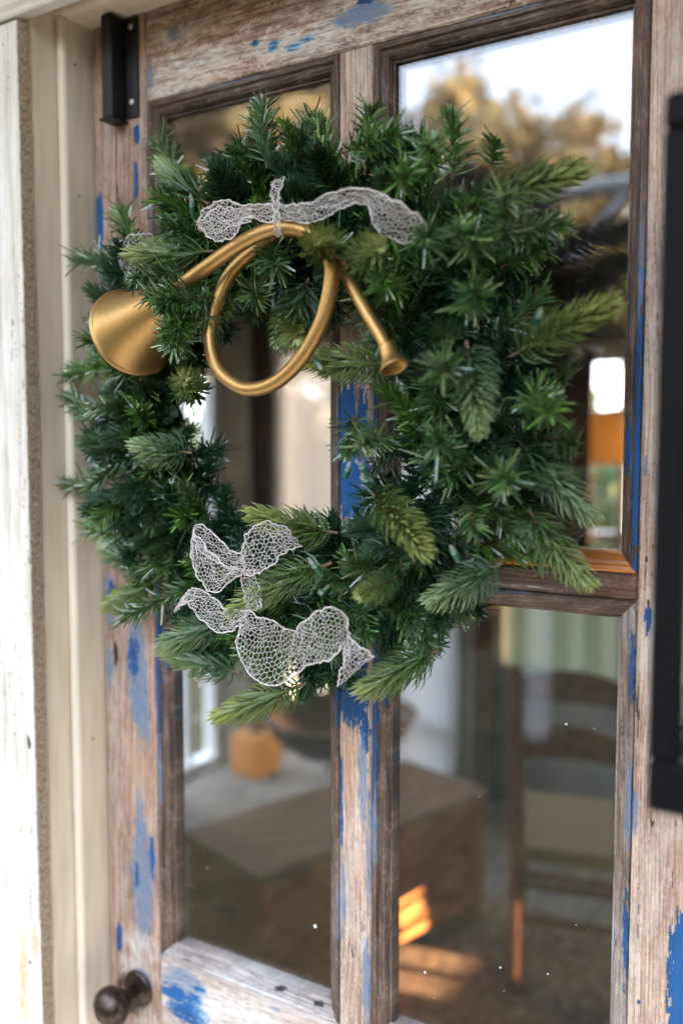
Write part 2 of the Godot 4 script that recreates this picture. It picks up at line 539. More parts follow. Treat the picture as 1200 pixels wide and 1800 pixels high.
func _ready() -> void:
	rng.seed = 20231
	# ---- camera, sky, sun, exposure
	var cam := Camera3D.new()
	add_child(cam)
	cam.position = V(0.586, 1.75, 0.930)
	cam.rotation = V(deg_to_rad(-4.4359), deg_to_rad(32.1326), 0)
	var lens := CameraAttributesPhysical.new()
	lens.frustum_focal_length = 22.0
	lens.frustum_near = 0.05
	lens.frustum_far = 400.0
	lens.exposure_aperture = 1.3
	lens.frustum_focus_distance = 1.0
	cam.attributes = lens
	cam.fov = 57.22
	cam.near = 0.05
	cam.far = 400.0
	cam.current = true
	var sky_mat := ProceduralSkyMaterial.new()
	sky_mat.sky_top_color = Color(0.75, 0.83, 0.94)
	sky_mat.sky_horizon_color = Color(0.95, 0.96, 0.98)
	sky_mat.sky_curve = 0.22
	sky_mat.ground_horizon_color = Color(0.55, 0.55, 0.5)
	sky_mat.ground_bottom_color = Color(0.3, 0.3, 0.26)
	var sky := Sky.new()
	sky.sky_material = sky_mat
	var env := Environment.new()
	env.background_mode = Environment.BG_SKY
	env.sky = sky
	env.tonemap_mode = Environment.TONE_MAPPER_LINEAR
	env.tonemap_exposure = 11.4
	env.sdfgi_enabled = true
	env.ssao_enabled = true
	env.ssil_enabled = true
	var we := WorldEnvironment.new()
	we.environment = env
	add_child(we)
	var sun := DirectionalLight3D.new()
	sun.light_energy = 1.4
	sun.light_color = Color(1.0, 0.88, 0.70)
	sun.light_angular_distance = 0.5
	sun.shadow_enabled = true
	add_child(sun)
	sun.look_at_from_position(V(0.94, 0.21, -0.22), Vector3.ZERO)
	materials()
	grounds()
	house()
	frame_and_door()
	room()
	garden()
	lantern()
	wreath()
	horn()
	ribbons()
	lights_string()


func materials() -> void:
	M.glass = mat(Color(0.9, 0.95, 0.95, 0.002), 0.0)
	M.glass.transparency = BaseMaterial3D.TRANSPARENCY_ALPHA
	var bw := noise_tex(11, 0.02, [lin(0.035, 0.017, 0.010), lin(0.10, 0.045, 0.022), lin(0.15, 0.075, 0.04)])
	M.brown_wood = tri_mat(bw, V(9, 1.3, 9), 0.45)
	M.brown_flat = tri_mat(bw, V(1.3, 9, 9), 0.45)
	M.red_wood = tri_mat(noise_tex(12, 0.02, [lin(0.16, 0.055, 0.018), lin(0.38, 0.15, 0.05), lin(0.52, 0.24, 0.09)]), V(1.2, 9, 9), 0.7)
	M.red_wood.metallic_specular = 0.2
	M.chair_wood = tri_mat(noise_tex(29, 0.02, [lin(0.09, 0.030, 0.013), lin(0.19, 0.07, 0.03), lin(0.28, 0.12, 0.055)]), V(5, 5, 5), 0.8)
	M.chair_wood.metallic_specular = 0.15
	M.top_wood = tri_mat(noise_tex(13, 0.02, [lin(0.18, 0.098, 0.058), lin(0.27, 0.160, 0.100), lin(0.34, 0.22, 0.145)]), V(1.2, 9, 9), 0.8)
	M.top_wood.metallic_specular = 0.2
	M.dark_iron = mat(lin(0.0035, 0.0035, 0.004), 0.6, 0.0)
	M.dark_iron.metallic_specular = 0.2
	M.black = mat(lin(0.008, 0.008, 0.009), 0.45, 0.2)
	M.bronze = tri_mat(noise_tex(14, 0.04, [lin(0.02, 0.014, 0.012), lin(0.05, 0.035, 0.03), lin(0.12, 0.08, 0.06)]), V(18, 18, 18), 0.32)
	M.bronze.metallic = 0.8
	M.plaster = tri_mat(noise_tex(15, 0.02, [lin(0.30, 0.29, 0.25), lin(0.40, 0.38, 0.33)]), V(1, 1, 1), 0.9)
	M.cream = tri_mat(noise_tex(16, 0.01, [lin(0.66, 0.58, 0.50), lin(0.74, 0.67, 0.59)]), V(2, 2, 2), 0.8)
	M.white = tri_mat(noise_tex(17, 0.02, [lin(0.68, 0.68, 0.66), lin(0.8, 0.8, 0.78)]), V(4, 4, 4), 0.6)
	M.trim = tri_mat(noise_tex(18, 0.03, [lin(0.58, 0.49, 0.37), lin(0.66, 0.565, 0.44), lin(0.71, 0.615, 0.49)]), V(6, 0.8, 6), 0.55, 0.02)
	M.rough_wood = tri_mat(noise_tex(19, 0.06, [lin(0.12, 0.085, 0.055), lin(0.30, 0.225, 0.155), lin(0.52, 0.43, 0.33)]), V(12, 9, 12), 0.95, 0.5)
	M.floor = tri_mat(noise_tex(20, 0.02, [lin(0.17, 0.14, 0.11), lin(0.26, 0.215, 0.175), lin(0.32, 0.27, 0.22)]), V(3, 3, 0.7), 0.8)
	M.floor.metallic_specular = 0.2
	M.rug = tri_mat(noise_tex(21, 0.03, [lin(0.07, 0.035, 0.02), lin(0.18, 0.10, 0.06), lin(0.34, 0.22, 0.14)]), V(2.2, 2.2, 2.2), 0.95)
	M.deck = tri_mat(noise_tex(28, 0.03, [lin(0.46, 0.43, 0.38), lin(0.56, 0.53, 0.48), lin(0.62, 0.59, 0.54)]), V(0.8, 6, 6), 0.85)
	M.grass = tri_mat(noise_tex(22, 0.03, [lin(0.016, 0.017, 0.010), lin(0.026, 0.026, 0.015), lin(0.042, 0.038, 0.022)]), V(0.4, 0.4, 0.4), 0.95)
	M.deck.metallic_specular = 0.08
	M.grass.metallic_specular = 0.08
	M.bark = tri_mat(noise_tex(23, 0.05, [lin(0.05, 0.035, 0.025), lin(0.14, 0.11, 0.085)]), V(3, 0.8, 3), 0.95)
	M.roof = tri_mat(noise_tex(24, 0.05, [lin(0.06, 0.055, 0.05), lin(0.12, 0.11, 0.10)]), V(2, 2, 2), 0.9)
	M.grey_post = tri_mat(noise_tex(25, 0.03, [lin(0.28, 0.27, 0.26), lin(0.46, 0.45, 0.44)]), V(8, 1, 8), 0.85)
	M.rush = tri_mat(noise_tex(26, 0.05, [lin(0.12, 0.070, 0.020), lin(0.24, 0.145, 0.048), lin(0.34, 0.22, 0.08)]), V(6, 6, 40), 0.85)
	M.leaf = mat(Color.WHITE, 0.7)
	M.leaf.vertex_color_use_as_albedo = true
	M.leaf.backlight_enabled = true
	M.leaf.backlight = Color(0.5, 0.5, 0.4)
	M.needle = mat(Color.WHITE, 0.28)
	M.needle.metallic_specular = 0.65
	M.needle.vertex_color_use_as_albedo = true
	M.needle2 = mat(Color.WHITE, 0.45)
	M.needle2.vertex_color_use_as_albedo = true
	M.twig = mat(lin(0.10, 0.06, 0.028), 0.7)
	M.wire_green = mat(lin(0.012, 0.03, 0.018), 0.5)
	M.gold = tri_mat(noise_tex(27, 0.03, [lin(0.31, 0.175, 0.060), lin(0.38, 0.225, 0.080), lin(0.42, 0.255, 0.098)]), V(30, 30, 30), 0.45)
	M.gold.metallic = 0.9
	M.net = mat(lin(0.56, 0.50, 0.475), 0.4, 0.2)
	M.cloth_white = mat(lin(0.82, 0.83, 0.84), 0.9)
	M.cloth_white.backlight_enabled = true
	M.cloth_white.backlight = Color(0.8, 0.8, 0.8)
	M.blind = mat(lin(0.62, 0.55, 0.48), 0.9)
	M.blind.backlight_enabled = true
	M.blind.backlight = Color(0.98, 0.94, 0.89)
	M.cloth_sage = mat(lin(0.60, 0.64, 0.54), 0.9)
	M.cloth_sage.backlight_enabled = true
	M.cloth_sage.backlight = Color(0.58, 0.60, 0.54)
	M.paper_orange = mat(lin(0.70, 0.42, 0.17), 0.8)
	M.paper_orange.backlight_enabled = true
	M.paper_orange.backlight = Color(1.1, 0.88, 0.58)
	M.bulb = mat(Color(0.95, 0.97, 1.0, 0.12), 0.03)
	M.bulb.transparency = BaseMaterial3D.TRANSPARENCY_ALPHA
	M.speck = mat(lin(0.7, 0.68, 0.62), 0.8)


# ---------------------------------------------------------------- ground outside
func grounds() -> void:
	structure("lawn", boxmesh(V(-150, -0.40, -150), V(150, -0.16, 150)), M.grass)
	var deck := structure("porch_floor", boxmesh(V(-4.0, -0.158, 0.0), V(4.0, -0.058, 1.46), 0.005), M.deck)
	for k in 10:
		part(deck, "plank", boxmesh(V(-4.01, -0.0575, 0.002 + 0.145 * k), V(4.01, -0.03, 0.14 + 0.145 * k), 0.004), M.deck)
	structure("floor", boxmesh(V(-2.72, -0.155, -3.42), V(2.52, 0.0, -0.001)), M.floor)


# ---------------------------------------------------------------- house shell
func wall_piece(o: Node3D, lo: Vector3, hi: Vector3, m: Material, called := "wall") -> void:
	part(o, called, boxmesh(lo, hi), m)


func window_in(o: Node3D, lo: Vector3, hi: Vector3, axis: int, bars_v: Array, bars_h: Array, m: Material) -> void:
	# frame, glazing bars and pane in an opening; axis is the one across the wall
	var w := Mb.new()
	var a := 2 if axis == 0 else 0
	var fw := 0.05
	for s in [0, 1]:
		var l := lo
		var h := hi
		if s == 0:
			h[a] = lo[a] + fw
		else:
			l[a] = hi[a] - fw
		w.box(l, h, 0.004)
		l = lo
		h = hi
		l[a] += fw
		h[a] -= fw
		if s == 0:
			h.y = lo.y + fw
		else:
			l.y = hi.y - fw
		w.box(l, h, 0.004)
	var win := part(o, "window", w.mesh(), m)
	var mid := (lo[axis] + hi[axis]) / 2
	for x in bars_v:
		var l := lo + V(0, fw, 0)
		var h := hi - V(0, fw, 0)
		l[a] = x - 0.02
		h[a] = x + 0.02
		l[axis] = mid - 0.02
		h[axis] = mid + 0.02
		part(win, "glazing_bar", boxmesh(l, h, 0.003), m)
	for y in bars_h:
		var l := lo
		var h := hi
		l[a] += fw
		h[a] -= fw
		l.y = y - 0.025
		h.y = y + 0.025
		l[axis] = mid - 0.025
		h[axis] = mid + 0.025
		part(win, "glazing_bar", boxmesh(l, h, 0.003), m)
	var l2 := lo + V(0, fw, 0)
	var h2 := hi - V(0, fw, 0)
	l2[a] += fw
	h2[a] -= fw
	l2[axis] = mid - 0.002
	h2[axis] = mid + 0.002
	part(win, "pane", boxmesh(l2, h2), M.glass)


func house() -> void:
	var o := thing("board_house", "whitewashed board house round the old blue door", "house")
	# front wall behind the boards, with the door opening
	wall_piece(o, V(-2.72, 0, -0.05), V(-0.432, 3.02, 0.088), M.plaster)
	wall_piece(o, V(0.50, 0, -0.05), V(2.52, 3.02, 0.088), M.plaster)
	wall_piece(o, V(-0.432, 2.36, -0.05), V(0.50, 3.02, 0.088), M.plaster)
	# back wall pieces between its openings
	var zb := -3.42
	var zf := -3.30
	for p in [[-2.72, -2.50, 0, 2.7], [-2.02, -1.75, 0, 2.7], [-1.38, -1.14, 0, 2.7], [-0.10, 0.45, 0, 2.7], [1.65, 2.52, 0, 2.7], [0.45, 1.65, 2.2, 2.7], [0.45, 1.65, 0, 0.75], [-2.50, -2.02, 2.28, 2.7], [-1.75, -1.38, 2.28, 2.7], [-1.14, -0.10, 2.15, 2.7], [-1.14, -0.10, 0, 0.64]]:
		wall_piece(o, V(p[0], p[2], zb), V(p[1], p[3], zf), M.plaster)
	window_in(o, V(-2.50, 0.0, -3.40), V(-2.02, 2.28, -3.32), 2, [-2.26], [0.62], M.white)
	window_in(o, V(-1.75, 0.0, -3.40), V(-1.38, 2.28, -3.32), 2, [], [0.3], M.white)
	window_in(o, V(-1.14, 0.64, -3.40), V(-0.10, 2.15, -3.32), 2, [-0.60], [1.30], M.white)
	for y in [1.06, 1.605]:
		part(o, "added_shutter", boxmesh(V(-1.135, y, -3.298), V(-0.72, y + 0.54, -3.272), 0.004), M.brown_wood)  # panels added to darken this part of the window behind the reflection
	window_in(o, V(0.45, 0.75, -3.40), V(1.65, 2.2, -3.32), 2, [0.85, 1.25], [1.45], M.white)  # window added to let light onto the chest and floor
	# left wall
	for p in [[-3.30, -2.95, 0, 2.7], [-2.30, -1.95, 0, 2.7], [-1.1, -0.05, 0, 2.7], [-2.95, -2.30, 2.15, 2.7], [-1.95, -1.1, 2.15, 2.7], [-1.95, -1.1, 0, 1.0]]:
		wall_piece(o, V(-2.72, p[2], p[0]), V(-2.60, p[3], p[1]), M.plaster)
	window_in(o, V(-2.70, 0.0, -2.95), V(-2.62, 2.15, -2.30), 0, [-2.72], [1.05], M.white)
	window_in(o, V(-2.70, 1.0, -1.95), V(-2.62, 2.15, -1.1), 0, [-1.5], [1.55], M.white)  # unseen window added to light the room
	# right wall with the small window the low sun comes through
	for p in [[-3.30, -2.66, 0, 2.7], [-2.27, -0.05, 0, 2.7], [-2.66, -2.27, 0, 0.65], [-2.66, -2.27, 1.02, 2.7]]:
		wall_piece(o, V(2.40, p[2], p[0]), V(2.52, p[3], p[1]), M.plaster)
	window_in(o, V(2.42, 0.65, -2.66), V(2.50, 1.02, -2.27), 0, [], [], M.white)
	part(o, "ceiling", boxmesh(V(-2.72, 2.70, -3.42), V(2.52, 2.78, 0.088)), M.brown_flat)
	part(o, "corner_post", boxmesh(V(-2.72, 0.0, -3.295), V(-2.545, 2.69, -3.225), 0.006), M.brown_wood)
	part(o, "header_beam", boxmesh(V(-1.34, 2.17, -3.29), V(0.3, 2.55, -3.13), 0.01), M.brown_flat)
	part(o, "window_post", boxmesh(V(-1.255, 0.0, -3.29), V(-1.15, 2.165, -3.19), 0.006), M.brown_wood)
	# roof
	var r := Mb.new()
	var e := [V(-3.1, 3.1, 1.55), V(2.98, 3.1, 1.55), V(2.98, 4.3, -1.7), V(-3.1, 4.3, -1.7), V(2.98, 2.82, -3.8), V(-3.1, 2.82, -3.8)]
	r.quad(e[0], e[1], e[2], e[3])
	r.quad(e[3], e[2], e[4], e[5])
	r.tri(e[1], e[4], e[2])
	r.tri(e[0], e[3], e[5])
	part(o, "roof", r.mesh(), M.roof)
	# unseen porch roof added to cut sky light on the door, on end posts
	part(o, "added_porch_ceiling", boxmesh(V(-3.0, 2.98, 0.09), V(2.9, 3.02, 1.36), 0.003), M.white)
	part(o, "added_porch_beam", boxmesh(V(-3.0, 2.98, 1.361), V(2.9, 3.14, 1.44), 0.004), M.white)
	for x in [-2.9, 2.7]:
		part(o, "added_porch_post", boxmesh(V(x, -0.03, 1.18), V(x + 0.11, 2.979, 1.29), 0.006), M.white)
	# whitewashed boards beside and over the door
	var wl := Color(0.80, 0.78, 0.74)
	var wd := Color(0.62, 0.56, 0.49)
	var wg := Color(0.82, 0.81, 0.785)
	var m1 := wood(-0.56, 1.096, 0.15, 1.184, 800, false, 71, wl, wd, wg, 0.62, 40.0, [[-0.424, 1.342, 0.005, 0.010, 3], [-0.472, 2.13, 0.003, 0.006, 3], [-0.446, 1.218, 0.004, 0.007, 4]], 0.0, 0.75, 0.12, 0.0, 0.25)
	part(o, "siding_board", boxmesh(V(-0.56, 1.098, 0.0905), V(-0.4125, 2.278, 0.109), 0.0025, Rect2(-0.56, 1.096, 0.15, 1.184)), m1)
	var m2 := wood(-0.56, 0.0, 0.15, 1.096, 500, false, 72, wl, Color(0.78, 0.70, 0.62), wg, 0.5, 30.0, [[-0.455, 1.0, 0.012, 0.09, 4], [-0.43, 1.06, 0.01, 0.03, 4], [-0.44, 1.03, 0.002, 0.004, 3]], 0.0, 0.75, 0.12, 0.0, 0.25)
	part(o, "siding_board", boxmesh(V(-0.56, 0.0, 0.0905), V(-0.4135, 1.094, 0.104), 0.003, Rect2(-0.56, 0.0, 0.15, 1.096)), m2)
	part(o, "siding_board", boxmesh(V(-0.72, 0.0, 0.0905), V(-0.565, 2.278, 0.1085), 0.0025, Rect2(-0.72, 1.096, 0.155, 1.184)), m1)
	var m3 := wood(-0.75, 2.282, 1.4, 0.16, 400, true, 73, wl, wd, wg, 0.6, 40.0, [], 0.0, 0.75, 0.12, 0.0, 0.25)
	part(o, "siding_board", boxmesh(V(-0.75, 2.2825, 0.0905), V(0.65, 2.44, 0.1115), 0.0025, Rect2(-0.75, 2.282, 1.4, 0.16)), m3)
	for k in 4:
		var x := -0.72 - 0.16 * (k + 1)
		part(o, "siding_board", boxmesh(V(x, 0.0, 0.0905), V(x + 0.154, 2.278, 0.108), 0.0025, Rect2(x, 1.0, 0.154, 1.28)), m1)
		var x2 := 0.50 + 0.16 * k
		part(o, "siding_board", boxmesh(V(x2, 0.0, 0.0905), V(x2 + 0.154, 2.278, 0.108), 0.0025, Rect2(x2, 1.0, 0.154, 1.28)), m1)


# ---------------------------------------------------------------- jambs and door
func rounded_strip(o: Node3D, called: String, lo: Vector3, hi: Vector3, up: bool, m: Material) -> MeshInstance3D:
	# a stop bead with a rounded nose towards +z
	var b := Mb.new()
	var prof := []
	var r: float = ((hi.x - lo.x) if up else (hi.y - lo.y)) / 2
	for k in 9:
		var a := PI * k / 8.0
		prof.append(Vector2(r - cos(a) * r, hi.z - r + sin(a) * r))
	prof.insert(0, Vector2(0, lo.z))
	prof.append(Vector2(2 * r, lo.z))
	var rows := []
	for e in 2:
		var line := PackedVector3Array()
		for p in prof:
			if up:
				line.append(V(lo.x + p.x, lo.y if e == 0 else hi.y, p.y))
			else:
				line.append(V(lo.x if e == 0 else hi.x, hi.y - p.x, p.y))
		rows.append(line)
	b.sheet(rows, false)
	return part(o, called, b.mesh(), m)


func moulding(o: Node3D, x0: float, x1: float, y0: float, y1: float, mats: Array) -> void:
	# sticking round one pane: bead, ovolo and rabbet, mitred; order left, bottom, right, top
	var prof := [[0.0, -0.005], [0.0004, -0.0045], [0.0018, -0.0012], [0.0045, -0.0006], [0.0072, -0.0012], [0.0086, -0.004], [0.0096, -0.0048], [0.0125, -0.0055], [0.016, -0.0078], [0.0182, -0.0112], [0.019, -0.0140], [0.0212, -0.0145], [0.0215, -0.0320]]
	for side in 4:
		var b := Mb.new()
		var rows := []
		for p in prof:
			var t: float = p[0]
			var z: float = p[1]
			var a: Vector3
			var c: Vector3
			match side:
				0:
					a = V(x0 + t, y1 - t, z); c = V(x0 + t, y0 + t, z)
				1:
					a = V(x0 + t, y0 + t, z); c = V(x1 - t, y0 + t, z)
				2:
					a = V(x1 - t, y0 + t, z); c = V(x1 - t, y1 - t, z)
				3:
					a = V(x1 - t, y1 - t, z); c = V(x0 + t, y1 - t, z)
			rows.append([a, c, t])
		for k in rows.size() - 1:
			var q: Array = rows[k]
			var w: Array = rows[k + 1]
			var pts := [q[0], q[1], w[1], w[0]]
			var nn: Vector3 = (pts[1] - pts[0]).cross(pts[3] - pts[0]).normalized()
			var uvs := []
			var len_: float = (q[1] - q[0]).length()
			for e in [[q, 0.0], [q, 1.0], [w, 1.0], [w, 0.0]]:
				uvs.append(Vector2(e[0][2] / 0.0215, e[1] * len_ / 0.55 * 0.999))
			for i in [0, 2, 1, 0, 3, 2]:
				b.v.append(pts[i])
				b.n.append(nn)
				b.c.append(Color.WHITE)
				b.uv.append(uvs[i])
		part(o, "moulding", b.mesh(), mats[side])


func frame_and_door() -> void:
	var f := thing("door_frame", "cream painted door frame with rounded stop beads", "door frame")
	part(f, "jamb", boxmesh(V(-0.4315, 0.0, -0.06), V(-0.4122, 2.35, 0.0895), 0.0015), M.trim)
	part(f, "jamb", boxmesh(V(0.4765, 0.0, -0.06), V(0.499, 2.35, 0.0895), 0.0015), M.trim)
	part(f, "head_jamb", boxmesh(V(-0.4120, 2.3165, -0.06), V(0.4763, 2.35, 0.0895), 0.0015), M.trim)
	rounded_strip(f, "stop_bead", V(-0.4122, 0.0, -0.05), V(-0.3965, 2.2995, 0.050), true, M.trim)
	rounded_strip(f, "stop_bead", V(0.4615, 0.0, -0.05), V(0.4765, 2.2995, 0.050), true, M.trim)
	rounded_strip(f, "head_stop", V(-0.4122, 2.2997, -0.05), V(0.4765, 2.3163, 0.050), false, M.trim)
	part(f, "board_edge", boxmesh(V(-0.4340, 0.0, 0.0900), V(-0.4121, 2.2785, 0.0903)), M.rough_wood)
	# ragged sawn edge between boards and frame
	var rg := Mb.new()
	var nz := noise(5, 1.0)
	var rows := []
	for k in 260:
		var y := 2.277 * k / 259.0
		var line := PackedVector3Array()
		for q in 4:
			var z := 0.0905 + 0.0185 * q / 3.0
			line.append(V(-0.4100 + 0.0016 * nz.get_noise_2d(y * 120.0, q * 40.0) - 0.0005 * q, y, z))
		rows.append(line)
	rg.sheet(rows, false, true)
	part(f, "sawn_edge", rg.mesh(), M.rough_wood)
	for p in [[2.245, 0.028], [2.075, 0.026], [1.83, 0.044], [1.33, 0.022], [1.62, 0.03]]:
		part(f, "nail_hole", tubemesh([V(-0.3968, p[0], p[1]), V(-0.3961, p[0], p[1])], [0.0022, 0.0018], 8), M.brown_wood)

	var d := thing("weathered_door", "weathered wooden glazed door with flaking blue paint", "door")
	var tan_ := Color(0.76, 0.62, 0.51)
	var brown := Color(0.40, 0.28, 0.22)
	var grey := Color(0.63, 0.57, 0.54)
	var ls := [[-0.387, 2.044, 0.0080, 0.040, 5], [-0.315, 2.149, 0.0058, 0.0125, 5], [-0.318, 2.089, 0.0040, 0.0250, 5], [-0.380, 1.526, 0.014, 0.0443, 1], [-0.376, 1.535, 0.007, 0.02, 0], [-0.384, 1.429, 0.0079, 0.0348, 1], [-0.371, 1.452, 0.005, 0.02, 3], [-0.332, 1.430, 0.0225, 0.0901, 1], [-0.337, 1.45, 0.010, 0.03, 0], [-0.322, 1.36, 0.015, 0.06, 1], [-0.330, 1.236, 0.0085, 0.0757, 1], [-0.327, 1.135, 0.0253, 0.1065, 1], [-0.338, 1.14, 0.004, 0.02, 0], [-0.308, 1.17, 0.005, 0.03, 0], [-0.375, 1.036, 0.0062, 0.0224, 5], [-0.328, 1.035, 0.0413, 0.0252, 2], [-0.34, 1.0, 0.05, 0.02, 2], [-0.33, 0.985, 0.02, 0.02, 1], [-0.352, 0.955, 0.03, 0.03, 3], [-0.325, 0.93, 0.03, 0.03, 2], [-0.39, 1.75, 0.006, 0.08, 1], [-0.385, 1.95, 0.006, 0.06, 1], [-0.353, 2.104, 0.0012, 0.07, 3], [-0.3515, 2.04, 0.001, 0.05, 3], [-0.33, 1.30, 0.03, 0.05, 4]]
	var m_ls := wood(-0.394, 0.85, 0.097, 1.46, 1150, false, 31, Color(0.76, 0.60, 0.50), brown, Color(0.66, 0.60, 0.54), 0.24, 95.0, ls, 0.05)
	part(d, "stile", boxmesh(V(-0.3935, 0.0, -0.045), V(-0.2975, 2.312, 0.0), 0.0022, Rect2(-0.394, 0.85, 0.097, 1.46)), m_ls)
	var rs := [[0.356, 1.575, 0.0032, 0.0161, 0], [0.350, 1.724, 0.0027, 0.0105, 1], [0.402, 1.215, 0.0185, 0.0725, 5], [0.42, 1.18, 0.03, 0.06, 5], [0.396, 1.624, 0.0104, 0.0410, 1], [0.402, 1.480, 0.0100, 0.0195, 0], [0.357, 1.182, 0.0019, 0.0027, 0], [0.348, 1.378, 0.0042, 0.0263, 1], [0.3535, 1.633, 0.0014, 0.0030, 3], [0.3565, 1.591, 0.0014, 0.0027, 3], [0.43, 1.9, 0.02, 0.1, 1]]
	var m_rs := wood(0.345, 0.85, 0.1155, 1.46, 1250, false, 37, Color(0.82, 0.68, 0.57), Color(0.46, 0.33, 0.27), Color(0.76, 0.70, 0.63), 0.25, 250.0, rs, 0.0)
	part(d, "stile", boxmesh(V(0.3455, 0.0, -0.045), V(0.4605, 2.312, 0.0), 0.0022, Rect2(0.345, 0.85, 0.1155, 1.46)), m_rs)
	var tr := [[-0.093, 2.214, 0.0083, 0.0078, 0], [-0.066, 2.206, 0.012, 0.005, 0], [-0.046, 2.211, 0.011, 0.004, 0], [-0.12, 2.222, 0.005, 0.004, 0], [-0.251, 2.262, 0.0119, 0.0104, 1], [-0.23, 2.268, 0.006, 0.006, 1], [-0.222, 2.210, 0.085, 0.031, 2], [-0.055, 2.210, 0.0821, 0.0231, 2], [0.023, 2.225, 0.06, 0.0203, 2], [0.03, 2.222, 0.045, 0.014, 1], [0.035, 2.236, 0.0131, 0.0045, 0], [-0.29, 2.215, 0.005, 0.02, 1], [0.10, 2.23, 0.05, 0.02, 2]]
	var m_tr := wood(-0.2975, 2.187, 0.643, 0.125, 1150, true, 43, tan_, brown, Color(0.72, 0.67, 0.61), 0.34, 110.0, tr, 0.0, 0.75, 0.2, 0.02, 1.0)
	part(d, "rail", boxmesh(V(-0.2970, 2.187, -0.045), V(0.3450, 2.312, -0.0006), 0.0022, Rect2(-0.2975, 2.187, 0.643, 0.125)), m_tr)
	var mu := [[0.016, 1.735, 0.0235, 0.085, 5], [0.022, 1.80, 0.004, 0.035, 4], [0.030, 1.71, 0.003, 0.05, 4], [0.018, 1.462, 0.0225, 0.052, 5], [0.033, 1.405, 0.0078, 0.0240, 0], [0.001, 1.34, 0.0026, 0.0333, 0], [0.0015, 1.29, 0.0024, 0.03, 0], [0.031, 1.348, 0.0075, 0.0653, 1], [0.039, 1.260, 0.0045, 0.0896, 1], [0.004, 1.20, 0.004, 0.06, 1], [0.037, 1.10, 0.006, 0.07, 1], [0.012, 1.36, 0.01, 0.05, 4]]
	var m_mu := wood(-0.002, 1.031, 0.045, 1.156, 1300, false, 47, Color(0.80, 0.66, 0.55), Color(0.44, 0.32, 0.26), Color(0.75, 0.70, 0.64), 0.3, 140.0, mu, 0.06)
	part(d, "mullion", boxmesh(V(-0.0015, 1.0315, -0.045), V(0.0425, 2.1865, -0.0008), 0.002, Rect2(-0.002, 1.031, 0.045, 1.156)), m_mu)
	var br := [[-0.255, 1.000, 0.045, 0.03, 1], [-0.27, 0.985, 0.03, 0.012, 0], [-0.235, 0.988, 0.018, 0.008, 0], [-0.225, 1.005, 0.012, 0.005, 0], [-0.245, 0.965, 0.04, 0.02, 0], [-0.21, 0.975, 0.03, 0.03, 2], [-0.15, 1.0, 0.08, 0.03, 2], [-0.1, 1.02, 0.01, 0.004, 1]]
	var m_br := wood(-0.2975, 0.80, 0.643, 0.231, 900, true, 53, Color(0.78, 0.70, 0.64), Color(0.52, 0.42, 0.36), Color(0.72, 0.69, 0.67), 0.5, 90.0, br, 0.0)
	part(d, "rail", boxmesh(V(-0.2970, 0.80, -0.045), V(0.3450, 1.031, -0.0007), 0.0022, Rect2(-0.2975, 0.80, 0.643, 0.231)), m_br)
	part(d, "panel", boxmesh(V(-0.2972, 0.22, -0.032), V(0.3452, 0.7995, -0.012), 0.002, Rect2(-0.2975, 0.2, 0.643, 0.6)), m_br)
	part(d, "rail", boxmesh(V(-0.2970, 0.012, -0.045), V(0.3450, 0.2195, -0.0009), 0.0022, Rect2(-0.2975, 0.0, 0.643, 0.22)), m_br)
	# mid rails: brown weathered board with a fresh orange ledge on top
	var m_mid := wood(-0.30, 1.585, 0.65, 0.04, 1000, true, 59, Color(0.42, 0.27, 0.18), Color(0.20, 0.12, 0.08), Color(0.45, 0.40, 0.38), 0.12, 160.0, [[0.2, 1.596, 0.06, 0.002, 2], [0.27, 1.59, 0.03, 0.002, 1]], 0.0)
	for s in [[-0.2972, -0.0018], [0.0428, 0.3452]]:
		part(d, "rail", boxmesh(V(s[0], 1.591, -0.040), V(s[1], 1.6165, -0.0012), 0.0025, Rect2(-0.30, 1.585, 0.65, 0.04)), m_mid)
	M.ledge = tri_mat(noise_tex(61, 0.02, [lin(0.22, 0.065, 0.012), lin(0.42, 0.15, 0.03), lin(0.52, 0.22, 0.06)]), V(2, 30, 30), 0.35)
	# mouldings
	var brown_m := wood(0, 0, 0.0215, 0.55, 1400, false, 63, Color(0.42, 0.30, 0.22), Color(0.15, 0.10, 0.07), Color(0.46, 0.40, 0.37), 0.18, 200.0, [[0.002, 0.40, 0.003, 0.05, 1], [0.004, 0.15, 0.003, 0.03, 0]], 0.0)
	var blue_m := wood(0, 0, 0.0215, 0.55, 1400, false, 64, Color(0.45, 0.33, 0.25), Color(0.17, 0.11, 0.08), Color(0.46, 0.42, 0.40), 0.2, 200.0, [[0.004, 0.42, 0.0042, 0.16, 0], [0.015, 0.44, 0.004, 0.03, 0], [0.005, 0.25, 0.004, 0.06, 1]], 0.0)
	var worn_m := wood(0, 0, 0.0215, 0.55, 1400, false, 66, Color(0.62, 0.52, 0.44), Color(0.26, 0.19, 0.15), Color(0.60, 0.57, 0.55), 0.35, 200.0, [[0.004, 0.47, 0.0035, 0.02, 0], [0.004, 0.34, 0.003, 0.05, 0], [0.004, 0.2, 0.004, 0.06, 1], [0.004, 0.06, 0.003, 0.04, 0]], 0.0)
	var pale_m := wood(0, 0, 0.0215, 0.55, 1400, false, 65, Color(0.70, 0.64, 0.60), Color(0.36, 0.29, 0.26), Color(0.72, 0.70, 0.69), 0.55, 200.0, [[0.004, 0.3, 0.004, 0.2, 2], [0.015, 0.3, 0.003, 0.01, 3], [0.015, 0.36, 0.003, 0.008, 3]], 0.0)
	moulding(d, -0.2975, -0.0015, 1.6165, 2.187, [brown_m, brown_m, brown_m, brown_m])
	moulding(d, -0.2975, -0.0015, 1.031, 1.591, [blue_m, pale_m, brown_m, brown_m])
	var ledge_set := [brown_m, M.ledge, blue_m, brown_m]
